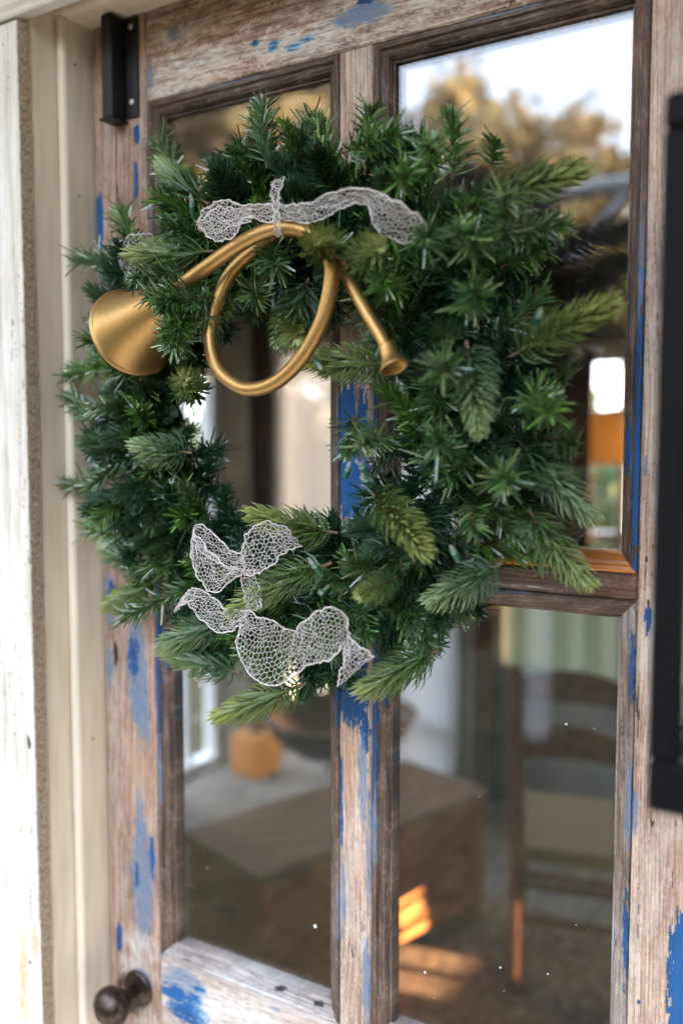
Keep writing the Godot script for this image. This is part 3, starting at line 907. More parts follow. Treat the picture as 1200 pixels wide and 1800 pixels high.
	moulding(d, 0.0425, 0.3455, 1.6165, 2.187, ledge_set)
	moulding(d, 0.0425, 0.3455, 1.031, 1.591, [blue_m, pale_m, worn_m, brown_m])
	# panes with paint specks
	var prng := RandomNumberGenerator.new()
	prng.seed = 99
	for q in [[-0.2975, -0.0015, 1.6165, 2.187], [-0.2975, -0.0015, 1.031, 1.591], [0.0425, 0.3455, 1.6165, 2.187], [0.0425, 0.3455, 1.031, 1.591]]:
		var pane := part(d, "pane", boxmesh(V(q[0] + 0.020, q[2] + 0.020, -0.0215), V(q[1] - 0.020, q[3] - 0.020, -0.0185)), M.glass)
		var sp := Mb.new()
		for k in 18:
			var x := prng.randf_range(q[0] + 0.03, q[1] - 0.03)
			var y := prng.randf_range(q[2] + 0.03, q[3] - 0.03)
			var r := 0.0003 + 0.0007 * pow(prng.randf(), 3.0)
			sp.lathe([[0.0, 0.0005], [r * 0.7, 0.0004], [r, 0.0]], V(x, y, -0.0185), V(0, 0, 1), 6)
		if q[0] < -0.2 and q[2] < 1.3:
			sp.lathe([[0.0, 0.0008], [0.0016, 0.0006], [0.0024, 0.0]], V(-0.049, 1.137, -0.0185), V(0, 0, 1), 7)
		if q[0] > 0.0 and q[2] < 1.3:
			for w in [[0.106, 1.125, 0.0015], [0.27, 1.45, 0.0013], [0.30, 1.45, 0.001], [0.20, 1.16, 0.0011], [0.255, 1.17, 0.0009]]:
				sp.lathe([[0.0, 0.0008], [w[2] * 0.7, 0.0006], [w[2], 0.0]], V(w[0], w[1], -0.0185), V(0, 0, 1), 7)
		part(d, "pane", boxmesh(V(q[0] + 0.020, q[2] + 0.020, -0.0295), V(q[1] - 0.020, q[3] - 0.020, -0.0265)), M.glass)  # second pane added to strengthen the reflections
		var s := part(pane, "paint_specks", sp.mesh(), M.speck)
		s.set_meta("kind", "stuff")
	# knob on its rose
	var kn := Mb.new()
	kn.lathe([[0.009, 0.0], [0.009, 0.022], [0.011, 0.026], [0.020, 0.031], [0.0265, 0.041], [0.028, 0.049], [0.026, 0.057], [0.019, 0.063], [0.010, 0.069], [0.0, 0.070]], V(-0.338, 0.972, 0.005), V(0, 0, 1), 28)
	var knob := part(d, "knob", kn.mesh(), M.bronze)
	var ro := Mb.new()
	ro.lathe([[0.026, 0.0], [0.026, 0.003], [0.023, 0.006], [0.012, 0.008], [0.009, 0.008]], V(-0.338, 0.972, 0.0), V(0, 0, 1), 28)
	part(knob, "rose", ro.mesh(), M.bronze)
	# black sliding bolt case in the upper corner
	var bx := Mb.new()
	bx.box(V(-0.3495, 2.168, 0.0), V(-0.3310, 2.297, 0.028), 0.0015)
	var case_ := part(d, "bolt_case", bx.mesh(), M.black)
	case_.set_meta("label", "black metal bolt case screwed to the upper corner of the stile")
	part(case_, "flange", boxmesh(V(-0.3305, 2.170, 0.0), V(-0.3085, 2.297, 0.0035), 0.001), M.black)
	part(case_, "end_lip", boxmesh(V(-0.3535, 2.1645, 0.0), V(-0.3285, 2.1675, 0.030), 0.001), M.black)
	for y in [2.285, 2.19]:
		var sc := Mb.new()
		sc.lathe([[0.0036, 0.0], [0.0032, 0.0012], [0.0, 0.0018]], V(-0.3195, y, 0.0035), V(0, 0, 1), 10)
		part(case_, "screw", sc.mesh(), M.net)


# ---------------------------------------------------------------- room behind the panes
func leaf_blob(m: Mb, r: RandomNumberGenerator, at: Vector3, size: float, col: Color) -> void:
	var u := Vector3(r.randfn(), r.randfn(), r.randfn()).normalized()
	var w := u.cross(Vector3(r.randfn(), r.randfn(), r.randfn())).normalized()
	var k := r.randf_range(0.75, 1.25)
	m.col = Color(col.r * k, col.g * k, col.b * k)
	m.quad(at - u * size, at + w * size * 0.6, at + u * size, at - w * size * 0.6)


func room() -> void:
	# blanket chest
	var o := thing("blanket_chest", "brown wooden chest with a pale worn top", "chest", V(-1.052, 0, -1.698), deg_to_rad(74))
	var hx := 0.51
	var hz := 0.21
	part(o, "lid", boxmesh(V(-hx, 0.465, -hz), V(hx, 0.5, hz), 0.004), M.top_wood)
	part(o, "body", boxmesh(V(-hx + 0.03, 0.07, -hz + 0.03), V(hx - 0.03, 0.464, hz - 0.03), 0.002), M.red_wood)
	for sx in [-1, 1]:
		for sz in [-1, 1]:
			part(o, "post", boxmesh(V(sx * (hx - 0.04) - 0.03, 0.0, sz * (hz - 0.04) - 0.03), V(sx * (hx - 0.04) + 0.03, 0.4635, sz * (hz - 0.04) + 0.03), 0.003), M.red_wood)
	for z in [hz - 0.032]:
		part(o, "rail", boxmesh(V(-hx + 0.075, 0.40, z), V(hx - 0.075, 0.4625, z + 0.018), 0.002), M.red_wood)
		part(o, "rail", boxmesh(V(-hx + 0.075, 0.08, z), V(hx - 0.075, 0.15, z + 0.018), 0.002), M.red_wood)
		part(o, "stile", boxmesh(V(-0.035, 0.152, z), V(0.035, 0.398, z + 0.017), 0.002), M.red_wood)
	part(o, "end_handle", boxmesh(V(-hx + 0.012, 0.30, -0.05), V(-hx + 0.028, 0.325, 0.05), 0.004), M.dark_iron)
	# chair seen from behind
	var c := thing("ladder_back_chair", "dark ladder-back chair with a woven rush seat", "chair", V(-0.464, 0, -1.776), deg_to_rad(14))
	var wb := 0.315
	part(c, "back_post", tubemesh([V(0, 0, 0), V(0, 0.48, 0), V(-0.005, 1.06, 0.05)], [0.018, 0.025, 0.019], 10), M.chair_wood)
	part(c, "back_post", tubemesh([V(wb, 0, 0), V(wb, 0.48, 0), V(wb + 0.005, 1.06, 0.05)], [0.018, 0.025, 0.019], 10), M.chair_wood)
	part(c, "leg", tubemesh([V(-0.04, 0, -0.42), V(-0.035, 0.45, -0.40)], [0.018, 0.023], 10), M.chair_wood)
	part(c, "leg", tubemesh([V(wb + 0.04, 0, -0.42), V(wb + 0.035, 0.45, -0.40)], [0.018, 0.023], 10), M.chair_wood)
	for s in [[0.955, 1.03, 0.042], [0.775, 0.855, 0.028]]:
		var sl := Mb.new()
		var rows := []
		for k in 9:
			var t := k / 8.0
			var z: float = s[2] - 0.03 * sin(PI * t)
			var up: float = s[1] + 0.022 * sin(PI * t)
			rows.append(PackedVector3Array([V(0.012 + (wb - 0.024) * t, s[0], z - 0.006), V(0.012 + (wb - 0.024) * t, up, z - 0.006), V(0.012 + (wb - 0.024) * t, up, z + 0.006), V(0.012 + (wb - 0.024) * t, s[0], z + 0.006)]))
		sl.sheet(rows, true)
		part(c, "slat", sl.mesh(), M.chair_wood)
	var se := Mb.new()
	var a := [V(-0.01, 0.445, 0.02), V(wb + 0.01, 0.445, 0.02), V(wb + 0.06, 0.455, -0.43), V(-0.06, 0.455, -0.43)]
	var up := V(0, 0.045, 0)
	se.quad(a[0] + up, a[1] + up, a[2] + up, a[3] + up)
	for k in 4:
		se.quad(a[k], a[(k + 1) % 4], a[(k + 1) % 4] + up, a[k] + up)
	se.quad(a[3], a[2], a[1], a[0])
	part(c, "seat", se.mesh(), M.rush)
	for y in [0.36, 0.25]:
		part(c, "rung", tubemesh([V(0, y, 0), V(wb, y, 0)], [0.013], 8), M.chair_wood)
		part(c, "rung", tubemesh([V(-0.037, y - 0.05, -0.41), V(wb + 0.037, y - 0.05, -0.41)], [0.013], 8), M.chair_wood)
		part(c, "rung", tubemesh([V(0, y + 0.02, 0), V(-0.037, y + 0.02, -0.41)], [0.013], 8), M.chair_wood)
		part(c, "rung", tubemesh([V(wb, y + 0.02, 0), V(wb + 0.037, y + 0.02, -0.41)], [0.013], 8), M.chair_wood)
	# bowl on a pedestal behind the chest
	var b := thing("pedestal_bowl", "wide dark wooden bowl on a white turned pedestal", "bowl", V(-1.72, 0, -2.72))
	var bw := Mb.new()
	bw.lathe([[0.0, 0.26], [0.12, 0.262], [0.22, 0.30], [0.32, 0.39], [0.36, 0.47], [0.37, 0.475], [0.35, 0.478], [0.30, 0.40], [0.20, 0.32], [0.0, 0.30]], Vector3.ZERO, V(0, 1, 0), 32)
	part(b, "bowl", bw.mesh(), M.brown_flat)
	var pd := Mb.new()
	pd.lathe([[0.17, 0.0], [0.17, 0.03], [0.10, 0.05], [0.055, 0.10], [0.05, 0.16], [0.08, 0.20], [0.06, 0.23], [0.11, 0.258]], Vector3.ZERO, V(0, 1, 0), 24)
	part(b, "pedestal", pd.mesh(), M.white)
	# rug
	tag(part(self, "rug", boxmesh(V(-0.95, 0.001, -2.3), V(0.9, 0.012, -0.35), 0.003), M.rug), "brown mottled rug on the floor by the chair", "rug")
	# curtains and blind
	for s in [["curtain", -1.76, -1.37, 0.02, 2.27, M.cloth_white, "white sheer curtain hanging to the floor in the narrow window", "curtain"], ["cafe_curtain", -1.12, -0.12, 0.62, 1.02, M.cloth_sage, "pale sage half curtain across the lower window sash", "curtain"], ["roller_blind", -2.51, -2.01, 0.74, 2.27, M.blind, "cream panelled blind drawn half down over the glazed door", "blind"]]:
		var m := Mb.new()
		var rows := []
		var n := 60
		for k in n + 1:
			var t := float(k) / n
			var x: float = lerpf(s[1], s[2], t)
			var z := -3.285 + 0.018 * sin(t * 40.0 + s[1])
			if s[0] == "roller_blind":
				z = -3.29 + 0.012 * (1.0 if absf(fposmod(t * 3.0, 1.0) - 0.5) > 0.46 else 0.0)
			rows.append(PackedVector3Array([V(x, s[3], z), V(x, s[4], z), V(x, s[4], z - 0.003), V(x, s[3], z - 0.003)]))
		m.sheet(rows, true)
		tag(part(self, s[0], m.mesh(), s[5]), s[6], s[7])
	# paper lanterns
	for s in [[V(-0.53, 1.755, -3.05), "square peach paper lantern hanging before the far window"], [V(-2.36, 0.112, -2.92), "square peach paper lantern standing on the floor by the glazed door"]]:
		var l := thing("paper_lantern", s[1], "lantern", s[0], 0.0, "peach paper lanterns in the room")
		part(l, "shade", boxmesh(V(-0.10, -0.11, -0.10), V(0.10, 0.11, 0.10), 0.02), M.paper_orange)
		part(l, "rim", tubemesh([V(0, 0.112, 0), V(0, 0.122, 0)], [0.042], 16), M.brown_wood)
		if s[0].y > 1.0:
			part(l, "cord", tubemesh([V(0, 0.12, 0), V(0, 0.94, 0)], [0.002], 5), M.black)


func lantern() -> void:
	# tall black lantern hanging under the added porch ceiling, close before the right stile
	var o := thing("hanging_lantern", "tall black metal lantern hanging close before the right edge of the door", "lantern", V(0.542, 1.508, 0.215))
	var h := 0.455
	var r := 0.105
	var p := 0.018
	part(o, "base", boxmesh(V(-r, 0, -r), V(r, 0.034, r), 0.003), M.dark_iron)
	part(o, "top", boxmesh(V(-r, h - 0.022, -r), V(r, h, r), 0.003), M.dark_iron)
	for sx in [-1, 1]:
		for sz in [-1, 1]:
			var c := V(sx * (r - p / 2), 0, sz * (r - p / 2))
			part(o, "corner_post", boxmesh(c + V(-p / 2, 0.0345, -p / 2), c + V(p / 2, h - 0.0225, p / 2), 0.002), M.dark_iron)
	for s in [0, 1, 2, 3]:
		var q := V(0.002, 0, r - p) if s < 2 else V(r - p, 0, 0.002)
		var at := V((r - p / 2) * (1 if s % 2 else -1), 0, 0) if s < 2 else V(0, 0, (r - p / 2) * (1 if s % 2 else -1))
		part(o, "pane", boxmesh(at - q + V(0, 0.0345, 0), at + q + V(0, h - 0.0225, 0)), M.glass)
	var roof := Mb.new()
	roof.lathe([[0.13, h + 0.0005], [0.06, h + 0.07], [0.02, h + 0.085], [0.012, h + 0.10], [0.0, h + 0.10]], Vector3.ZERO, V(0, 1, 0), 4)
	part(o, "cap", roof.mesh(), M.dark_iron)
	part(o, "candle", tubemesh([V(0, 0.0345, 0), V(0, 0.19, 0)], [0.032], 20), M.cream)
	part(o, "chain", tubemesh([V(0, h + 0.10, 0), V(0, 2.9795 - 1.508, 0)], [0.004], 6), M.dark_iron)


# ---------------------------------------------------------------- garden in front and behind
func crown_mesh(seed_: int, rx: float, ry: float, clumps: int, leaf: float, cols: Array) -> ArrayMesh:
	var r := RandomNumberGenerator.new()
	r.seed = seed_
	var m := Mb.new()
	for k in clumps:
		var d := Vector3(r.randfn(), r.randfn(), r.randfn()).normalized()
		var rad := pow(r.randf(), 0.45)
		var at := V(d.x * rx * rad, d.y * ry * rad, d.z * rx * rad)
		at *= 1.0 + 0.28 * sin(d.x * 5.0 + seed_) * cos(d.y * 4.0 + d.z * 3.0)
		var cs := r.randf_range(0.5, 1.1) * rx * 0.26
		var col: Color = cols[r.randi() % cols.size()]
		for q in 34:
			leaf_blob(m, r, at + Vector3(r.randfn(), r.randfn() * 0.7, r.randfn()) * cs * 0.6, leaf * r.randf_range(0.6, 1.3), col)
	return m.mesh()


func garden() -> void:
	var gold := [Color(0.38, 0.30, 0.15), Color(0.35, 0.285, 0.165), Color(0.30, 0.265, 0.17), Color(0.38, 0.28, 0.155)]
	var olive := [Color(0.24, 0.22, 0.11), Color(0.30, 0.25, 0.12), Color(0.36, 0.28, 0.13)]
	var green := [Color(0.05, 0.09, 0.03), Color(0.08, 0.12, 0.04), Color(0.11, 0.13, 0.05)]
	var meshes := [crown_mesh(1, 2.6, 3.4, 120, 0.26, gold), crown_mesh(2, 3.0, 3.0, 120, 0.28, gold), crown_mesh(3, 3.0, 2.6, 110, 0.28, olive), crown_mesh(4, 2.8, 2.4, 110, 0.26, green)]
	var trunk := Mb.new()
	trunk.tube([V(0, 0, 0), V(0.05, 2.0, 0.02), V(-0.05, 5.0, 0), V(0, 8.5, 0.1)], [0.32, 0.22, 0.17, 0.06], 9)
	for q in 5:
		var a := q * 2.4
		trunk.tube([V(0, 4.2 + q * 0.7, 0), V(cos(a) * 0.9, 5.4 + q * 0.7, sin(a) * 0.9), V(cos(a) * 1.9, 6.3 + q * 0.7, sin(a) * 1.9)], [0.10, 0.07, 0.03], 6)
	var trunk_mesh := trunk.mesh()
	# x, z, height of the crown's centre, scale, kind, label
	var spots := [[-12.3, 27.2, 9.7, 1.0, 0, "tall golden autumn tree standing highest beyond the lawn"],
		[-9.6, 28.2, 9.3, 0.85, 1, "amber autumn tree to the right of the tallest golden one"],
		[-8.0, 29.2, 6.6, 0.9, 2, "low olive tree at the end of the tree row"],
		[-18.8, 23.4, 10.2, 1.35, 1, "broad golden tree on the left of the tree row"],
		[-21.6, 21.0, 10.0, 1.35, 2, "olive tree at the far left of the tree row"],
		[-15.2, 27.5, 7.0, 1.0, 2, "olive-gold tree low between the golden trees"],
		[-5.5, 31.0, 5.6, 0.9, 3, "short green tree right of the tree row"],
		[-24.5, 18.0, 8.4, 1.1, 3, "green tree nearest the side fence on the left"]]
	for s in spots:
		var t := thing("autumn_tree", s[5], "tree", V(s[0], -0.17, s[1]), s[0] * 1.7, "trees beyond the front lawn")
		var k: float = s[2] / 9.0
		var tr := part(t, "trunk", trunk_mesh, M.bark)
		tr.scale = V(k, k * 1.05, k)
		var cr := part(t, "crown", meshes[s[4]], M.leaf)
		cr.position = V(0, s[2], 0)
		cr.scale = V(s[3], s[3], s[3])
	var hl := Mb.new()
	var hrows := []
	var hn := noise(44, 1.0, 3)
	for k in 61:
		var a := -1.3 + 3.2 * k / 60.0
		var top := 6.5 + 2.0 * hn.get_noise_2d(k * 9.0, 3.0)
		var out := V(-sin(a), 0, cos(a))
		hrows.append(PackedVector3Array([out * 76.0 + V(0, -0.3, 0), out * 84.0 + V(0, top * 0.6, 0), out * 96.0 + V(0, top, 0), out * 120.0 + V(0, -0.3, 0)]))
	hl.sheet(hrows, false, true)
	structure("hill", hl.mesh(), M.grass)
	# unseen evergreen trees added front right to cut sky light on the door
	var pines := [crown_mesh(21, 1.9, 3.6, 130, 0.26, green), crown_mesh(22, 2.2, 3.2, 130, 0.26, green)]
	var evergreens := [[5.6, 3.4, 1, 1.0, "added evergreen tree blocking sky light beside the right wall of the house"], [7.0, 6.6, 0, 1.2, "added evergreen tree blocking sky light rightmost of all on the lawn"]]
	for s in evergreens:
		var t := thing("light_blocking_evergreen", s[4], "tree", V(s[0], -0.17, s[1]), s[0], "added trees blocking sky light right of the porch")
		part(t, "trunk", trunk_mesh, M.bark).scale = V(0.6, 0.55, 0.6)
		var cr := part(t, "crown", pines[s[2]], M.leaf)
		cr.position = V(0, 3.7 * s[3], 0)
		cr.scale = V(s[3], s[3], s[3])
	# far wood at the end of the fields, one mass of bare and tan trees
	var wood_cols := [Color(0.36, 0.31, 0.22), Color(0.30, 0.28, 0.22), Color(0.42, 0.34, 0.20), Color(0.27, 0.27, 0.19)]
	var fr := RandomNumberGenerator.new()
	fr.seed = 8
	var fw := Mb.new()
	for k in 420:
		var a := fr.randf_range(-1.25, 1.25)
		var rr := fr.randf_range(60.0, 74.0)
		var base := V(-sin(a + 0.4) * rr, 0, cos(a + 0.4) * rr)
		var top := fr.randf_range(10.0, 19.0)
		var col: Color = wood_cols[fr.randi() % 4]
		for q in 26:
			leaf_blob(fw, fr, base + V(fr.randfn() * 1.5, top * sqrt(fr.randf()), fr.randfn() * 1.5), fr.randf_range(0.5, 1.1), col)
	var far := part(self, "far_wood", fw.mesh(), M.leaf)
	tag(far, "far-off tan wood along the end of the fields", "wood")
	far.set_meta("kind", "stuff")
	var low := crown_mesh(7, 1.5, 1.35, 70, 0.14, green)
	var places := [[-7.5, -10.5], [-5.4, -11.0], [-3.2, -10.8], [-1.2, -11.3], [-9.8, -9.0], [-11.5, -6.5]]
	var says := ["behind the glazed door", "behind the blind", "behind the white curtain", "behind the window with the half curtain", "left of the rest behind the house", "farthest round the side of the house"]
	for k in places.size():
		var h := thing("shrub", "round green garden shrub " + says[k], "shrub", V(places[k][0], 0.95, places[k][1]), k * 1.3, "shrubs behind the house")
		part(h, "foliage", low, M.leaf)
		part(h, "stem", tubemesh([V(0, -1.15, 0), V(0.03, 0.1, 0)], [0.06, 0.03], 6), M.bark)
	var hm := Mb.new()
	var hr := RandomNumberGenerator.new()
	hr.seed = 77
	for k in 5200:
		var at := V(hr.randf_range(-3.2, 3.2), hr.randf_range(0.0, 2.2), hr.randf_range(-0.55, 0.55))
		at.y *= 1.0 + 0.10 * sin(at.x * 3.1)
		leaf_blob(hm, hr, at, hr.randf_range(0.05, 0.11), green[hr.randi() % 3])
	var hedge_mesh := hm.mesh()
	for s in [[-5.6, -8.4, 0.0, "clipped green hedge behind the house, left half"], [0.7, -8.4, 0.0, "clipped green hedge behind the house, right half"], [-9.2, -4.6, PI / 2, "clipped green hedge along the left side of the garden"]]:
		var h := thing("hedge", s[3], "hedge", V(s[0], -0.17, s[1]), s[2], "hedges round the back garden")
		part(h, "foliage", hedge_mesh, M.leaf)
	# weathered post with arms, standing on the lawn in front
	var p := thing("washing_line_post", "grey weathered timber post with a braced arm on the lawn", "post", V(-1.49, -0.17, 4.69))
	part(p, "post", boxmesh(V(-0.06, 0.0, -0.06), V(0.06, 3.55, 0.06), 0.006), M.grey_post)
	var arm := Mb.new()
	arm.tube([V(-0.75, 3.42, 0.0), V(0.75, 3.42, 0.0)], [0.055], 4)
	part(p, "arm", arm.mesh(), M.grey_post)
	part(p, "brace", tubemesh([V(0.03, 2.82, 0.0), V(0.5, 3.36, 0.0)], [0.045], 4), M.grey_post)
	part(p, "brace", tubemesh([V(-0.03, 2.82, 0.0), V(-0.5, 3.36, 0.0)], [0.045], 4), M.grey_post)


# ---------------------------------------------------------------- wreath
func strip(m: Mb, pts: Array, widths: Array, side: Vector3, cols: Array) -> void:
	# a needle: a folded blade along pts
	for k in pts.size() - 1:
		var a: Vector3 = pts[k]
		var b: Vector3 = pts[k + 1]
		m.col = cols[mini(k, cols.size() - 1)]
		var wa: Vector3 = side * widths[k]
		var wb: Vector3 = side * widths[k + 1]
		if widths[k + 1] > 0.0:
			m.quad(a - wa, a + wa, b + wb, b - wb)
		else:
			m.tri(a - wa, a + wa, b)


func tint(c: Color, k: float) -> Color:
	return Color(c.r * k, c.g * k, c.b * k)


func sprig_mesh(kind: int, seed_: int, cols: Array) -> Array:
	# kind 0: flat dark foil needles, straight; kind 1: soft moulded olive needles, curved. Grows along +y from the origin, 0.1 long
	var r := RandomNumberGenerator.new()
	r.seed = seed_
	var m := Mb.new()
	var bend := Vector3(r.randf_range(-1, 1), 0, r.randf_range(-1, 1)) * 0.012
	var ax := func(t: float) -> Vector3: return V(bend.x * t * t, 0.1 * t, bend.z * t * t)
	var count := 185 if kind == 0 else 190
	for k in count:
		var t := 0.10 + 0.90 * pow(float(k) / (count - 1), 0.85)
		var az := k * 2.39996 + r.randf_range(-0.3, 0.3)
		var out := V(cos(az), 0, sin(az))
		var base: Vector3 = ax.call(t)
		if kind == 0:
			var lean := lerpf(0.86, 0.30, t * t) + r.randf_range(-0.38, 0.38)  # angle away from the stem
			if t > 0.95:
				lean = r.randf_range(0.08, 0.9)
			var ln := r.randf_range(0.018, 0.030)
			var dir := (out * sin(lean) + V(0, 1, 0) * cos(lean)).normalized()
			var twist := Vector3(r.randfn(), r.randfn(), r.randfn())
			var side := dir.cross(out.cross(dir) + twist * 0.55).normalized()
			var droop := (out * r.randf_range(-0.2, 0.25) + Vector3(r.randfn(), r.randfn(), r.randfn()) * 0.12) * ln
			var w := r.randf_range(0.00095, 0.00130)
			var c: Color = tint(cols[r.randi() % cols.size()], r.randf_range(0.75, 1.25))
			strip(m, [base, base + dir * ln * 0.5 + droop * 0.3, base + dir * ln * 0.92 + droop, base + dir * ln + droop * 1.1], [w * 0.7, w, w * 0.8, 0.0], side, [c])
		else:
			var lean := lerpf(1.15, 0.55, t * t) + r.randf_range(-0.15, 0.15)
			var ln := lerpf(0.030, 0.017, t * t * t) * r.randf_range(0.85, 1.1)
			var dir := (out * sin(lean) + V(0, 1, 0) * cos(lean)).normalized()
			var dir2 := (out * sin(lean * 0.35) + V(0, 1, 0) * cos(lean * 0.35)).normalized()
			var side := dir.cross(dir2).normalized()
			side = (side + Vector3(r.randfn(), r.randfn(), r.randfn()) * 0.15).normalized()
			var w := r.randf_range(0.0010, 0.0013)
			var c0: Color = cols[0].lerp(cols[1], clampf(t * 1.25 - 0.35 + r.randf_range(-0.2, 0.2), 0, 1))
			var k2 := r.randf_range(0.8, 1.2)
			var p1 := base + dir * ln * 0.4
			var p2 := p1 + dir.lerp(dir2, 0.5).normalized() * ln * 0.35
			var p3 := p2 + dir2 * ln * 0.3
			# two blades crossed, so the needle has body
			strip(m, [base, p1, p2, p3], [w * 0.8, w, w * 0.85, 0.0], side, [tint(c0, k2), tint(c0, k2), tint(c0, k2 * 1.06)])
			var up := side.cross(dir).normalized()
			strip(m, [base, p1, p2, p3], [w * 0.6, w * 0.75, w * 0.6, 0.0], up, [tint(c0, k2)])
	var s := Mb.new()
	s.tube([ax.call(0.02), ax.call(0.5), ax.call(1.0)], [0.0015, 0.0012, 0.0010], 5)
	s.tube([ax.call(0.985), ax.call(1.02), ax.call(1.05)], [0.0012, 0.0022, 0.0006], 6)
	return [m.mesh(), s.mesh()]


func grow(o: Node3D, shapes: Array, from: Vector3, to: Vector3, spread: float, spin: float, needle: Material) -> void:
	var y := (to - from) / 0.1
	var yn := y.normalized()
	var x := yn.cross(V(0.3, 0.2, 0.93)).normalized()
	x = x.rotated(yn, spin)
	var z := x.cross(yn)
	var n := part(o, "sprig", shapes[0], needle)
	n.transform = Transform3D(Basis(x * spread, y, z * spread), from)
	part(n, "stem", shapes[1], M.twig)


func near_horn(p: Vector3, eye: Vector3, reach: float, line := horn_line) -> bool:
	# whether p hides the horn or a ribbon for someone standing before the door
	for q in line:
		var d: Vector3 = (q - eye)
		var t := (p - eye).dot(d) / d.length_squared()
		if t < 1.0 and t > 0.0 and (eye + d * t - p).length() < reach:
			return true
	return false


var horn_line := []
var net_line := []


func wreath() -> void:
	var o := thing("christmas_wreath", "round artificial evergreen wreath hanging on the door", "wreath")
	var mid := V(-0.022, 1.776, 0.0)
	var major := 0.215
	for ring in [[major - 0.028, 0.045], [major + 0.03, 0.045], [major, 0.07]]:
		var path := []
		for k in 97:
			var a := TAU * k / 96.0
			path.append(mid + V(cos(a) * (ring[0] + 0.004 * sin(a * 23.0)), sin(a) * (ring[0] + 0.004 * sin(a * 23.0)), ring[1] + 0.004 * cos(a * 23.0)))
		part(o, "wire_ring", tubemesh(path, [0.0045], 6), M.wire_green)
	var dark := [Color(0.034, 0.079, 0.016), Color(0.048, 0.107, 0.027), Color(0.030, 0.085, 0.027), Color(0.076, 0.141, 0.041)]
	var blueish := [Color(0.043, 0.093, 0.023), Color(0.064, 0.130, 0.035), Color(0.134, 0.174, 0.057), Color(0.030, 0.060, 0.016)]
	var fresh := [Color(0.058, 0.130, 0.020), Color(0.098, 0.193, 0.034), Color(0.040, 0.090, 0.016)]
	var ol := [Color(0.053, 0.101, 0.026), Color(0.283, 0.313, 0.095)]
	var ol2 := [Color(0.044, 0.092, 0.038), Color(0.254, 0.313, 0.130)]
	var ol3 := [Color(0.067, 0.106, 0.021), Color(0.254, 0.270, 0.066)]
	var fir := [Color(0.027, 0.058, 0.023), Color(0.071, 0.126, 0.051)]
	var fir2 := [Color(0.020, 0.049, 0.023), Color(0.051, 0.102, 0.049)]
	var pine := []
	for k in 3:
		pine.append(sprig_mesh(0, 100 + k, dark))
		pine.append(sprig_mesh(0, 110 + k, blueish))
		pine.append(sprig_mesh(0, 120 + k, fresh))
	var soft := []
	for k in 2:
		soft.append(sprig_mesh(1, 130 + k, ol))
		soft.append(sprig_mesh(1, 140 + k, ol2))
		soft.append(sprig_mesh(1, 150 + k, ol3))
	var feather := []
	for k in 3:
		feather.append(sprig_mesh(1, 160 + k, fir))
		feather.append(sprig_mesh(1, 170 + k, fir2))
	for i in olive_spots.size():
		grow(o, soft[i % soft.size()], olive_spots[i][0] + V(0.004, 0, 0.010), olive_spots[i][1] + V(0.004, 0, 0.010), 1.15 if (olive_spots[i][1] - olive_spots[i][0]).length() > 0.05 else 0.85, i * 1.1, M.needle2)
	for i in pine_spots.size():
		grow(o, pine[i % pine.size()], pine_spots[i][0], pine_spots[i][1], 1.0, i * 0.9, M.needle)
	for i in horn_path.size() * 3:
		horn_line.append(spline(horn_path, i / (horn_path.size() * 3.0 - 1)))
	for k in 8:
		horn_line.append(bell_from.lerp(bell_to, k / 7.0))
	for rb in [bow_right, bow_left, tail_left, low_loop_left, low_loop_right, low_tail_left, low_big_loop, low_end_tail]:
		for st in rb:
			net_line.append((st[0] + st[1]) / 2)
	var keep := []
	for st in olive_spots:
		for u in [0.35, 0.7, 1.0]:
			keep.append(st[0].lerp(st[1], u))
	var eye := V(0.586, 1.75, 0.930)
	# short inner twigs that fill the ring, coloured darker to add depth shade
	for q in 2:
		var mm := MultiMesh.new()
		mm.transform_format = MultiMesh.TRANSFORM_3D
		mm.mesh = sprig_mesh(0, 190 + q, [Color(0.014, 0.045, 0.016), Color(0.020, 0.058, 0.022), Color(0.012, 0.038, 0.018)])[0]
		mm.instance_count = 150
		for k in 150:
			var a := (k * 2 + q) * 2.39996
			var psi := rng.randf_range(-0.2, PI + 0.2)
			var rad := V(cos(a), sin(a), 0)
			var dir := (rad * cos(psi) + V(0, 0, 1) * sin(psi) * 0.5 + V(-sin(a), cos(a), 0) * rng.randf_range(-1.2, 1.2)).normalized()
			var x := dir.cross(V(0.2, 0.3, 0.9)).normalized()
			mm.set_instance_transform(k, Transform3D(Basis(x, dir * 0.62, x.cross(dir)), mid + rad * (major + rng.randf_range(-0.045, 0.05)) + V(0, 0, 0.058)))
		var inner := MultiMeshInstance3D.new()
		inner.name = numbered(o, "darkened_inner_foliage")
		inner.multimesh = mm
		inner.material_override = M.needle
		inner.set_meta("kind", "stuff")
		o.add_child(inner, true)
	var made := 0
	var tries := 0
	while made < 226 and tries < 4000:
		tries += 1
		var a := tries * 2.39996 + rng.randf_range(-0.2, 0.2)
		var psi := rng.randf_range(-0.35, 0.95) if rng.randf() < 0.42 else (rng.randf_range(2.2, PI + 0.3) if rng.randf() < 0.42 else rng.randf_range(0.8, 2.3))   # 0 outwards, PI/2 to the front, PI inwards
		var rad := V(cos(a), sin(a), 0)
		var tang := V(-sin(a), cos(a), 0)
		var core := mid + rad * (major + rng.randf_range(-0.03, 0.03)) + V(0, 0, 0.055 + rng.randf_range(-0.012, 0.02))
		var dir := (rad * cos(psi) + V(0, 0, 1) * sin(psi) * 0.8 + tang * rng.randf_range(-0.75, 0.75)).normalized()
		var ln := lerpf(0.092, 0.066, clampf(psi / PI, 0, 1)) * rng.randf_range(0.8, 1.12)
		var tip := core + dir * ln
		if tip.z < 0.025:
			tip.z = 0.025 + rng.randf() * 0.02
		var rr := Vector2(tip.x - mid.x, tip.y - mid.y).length()
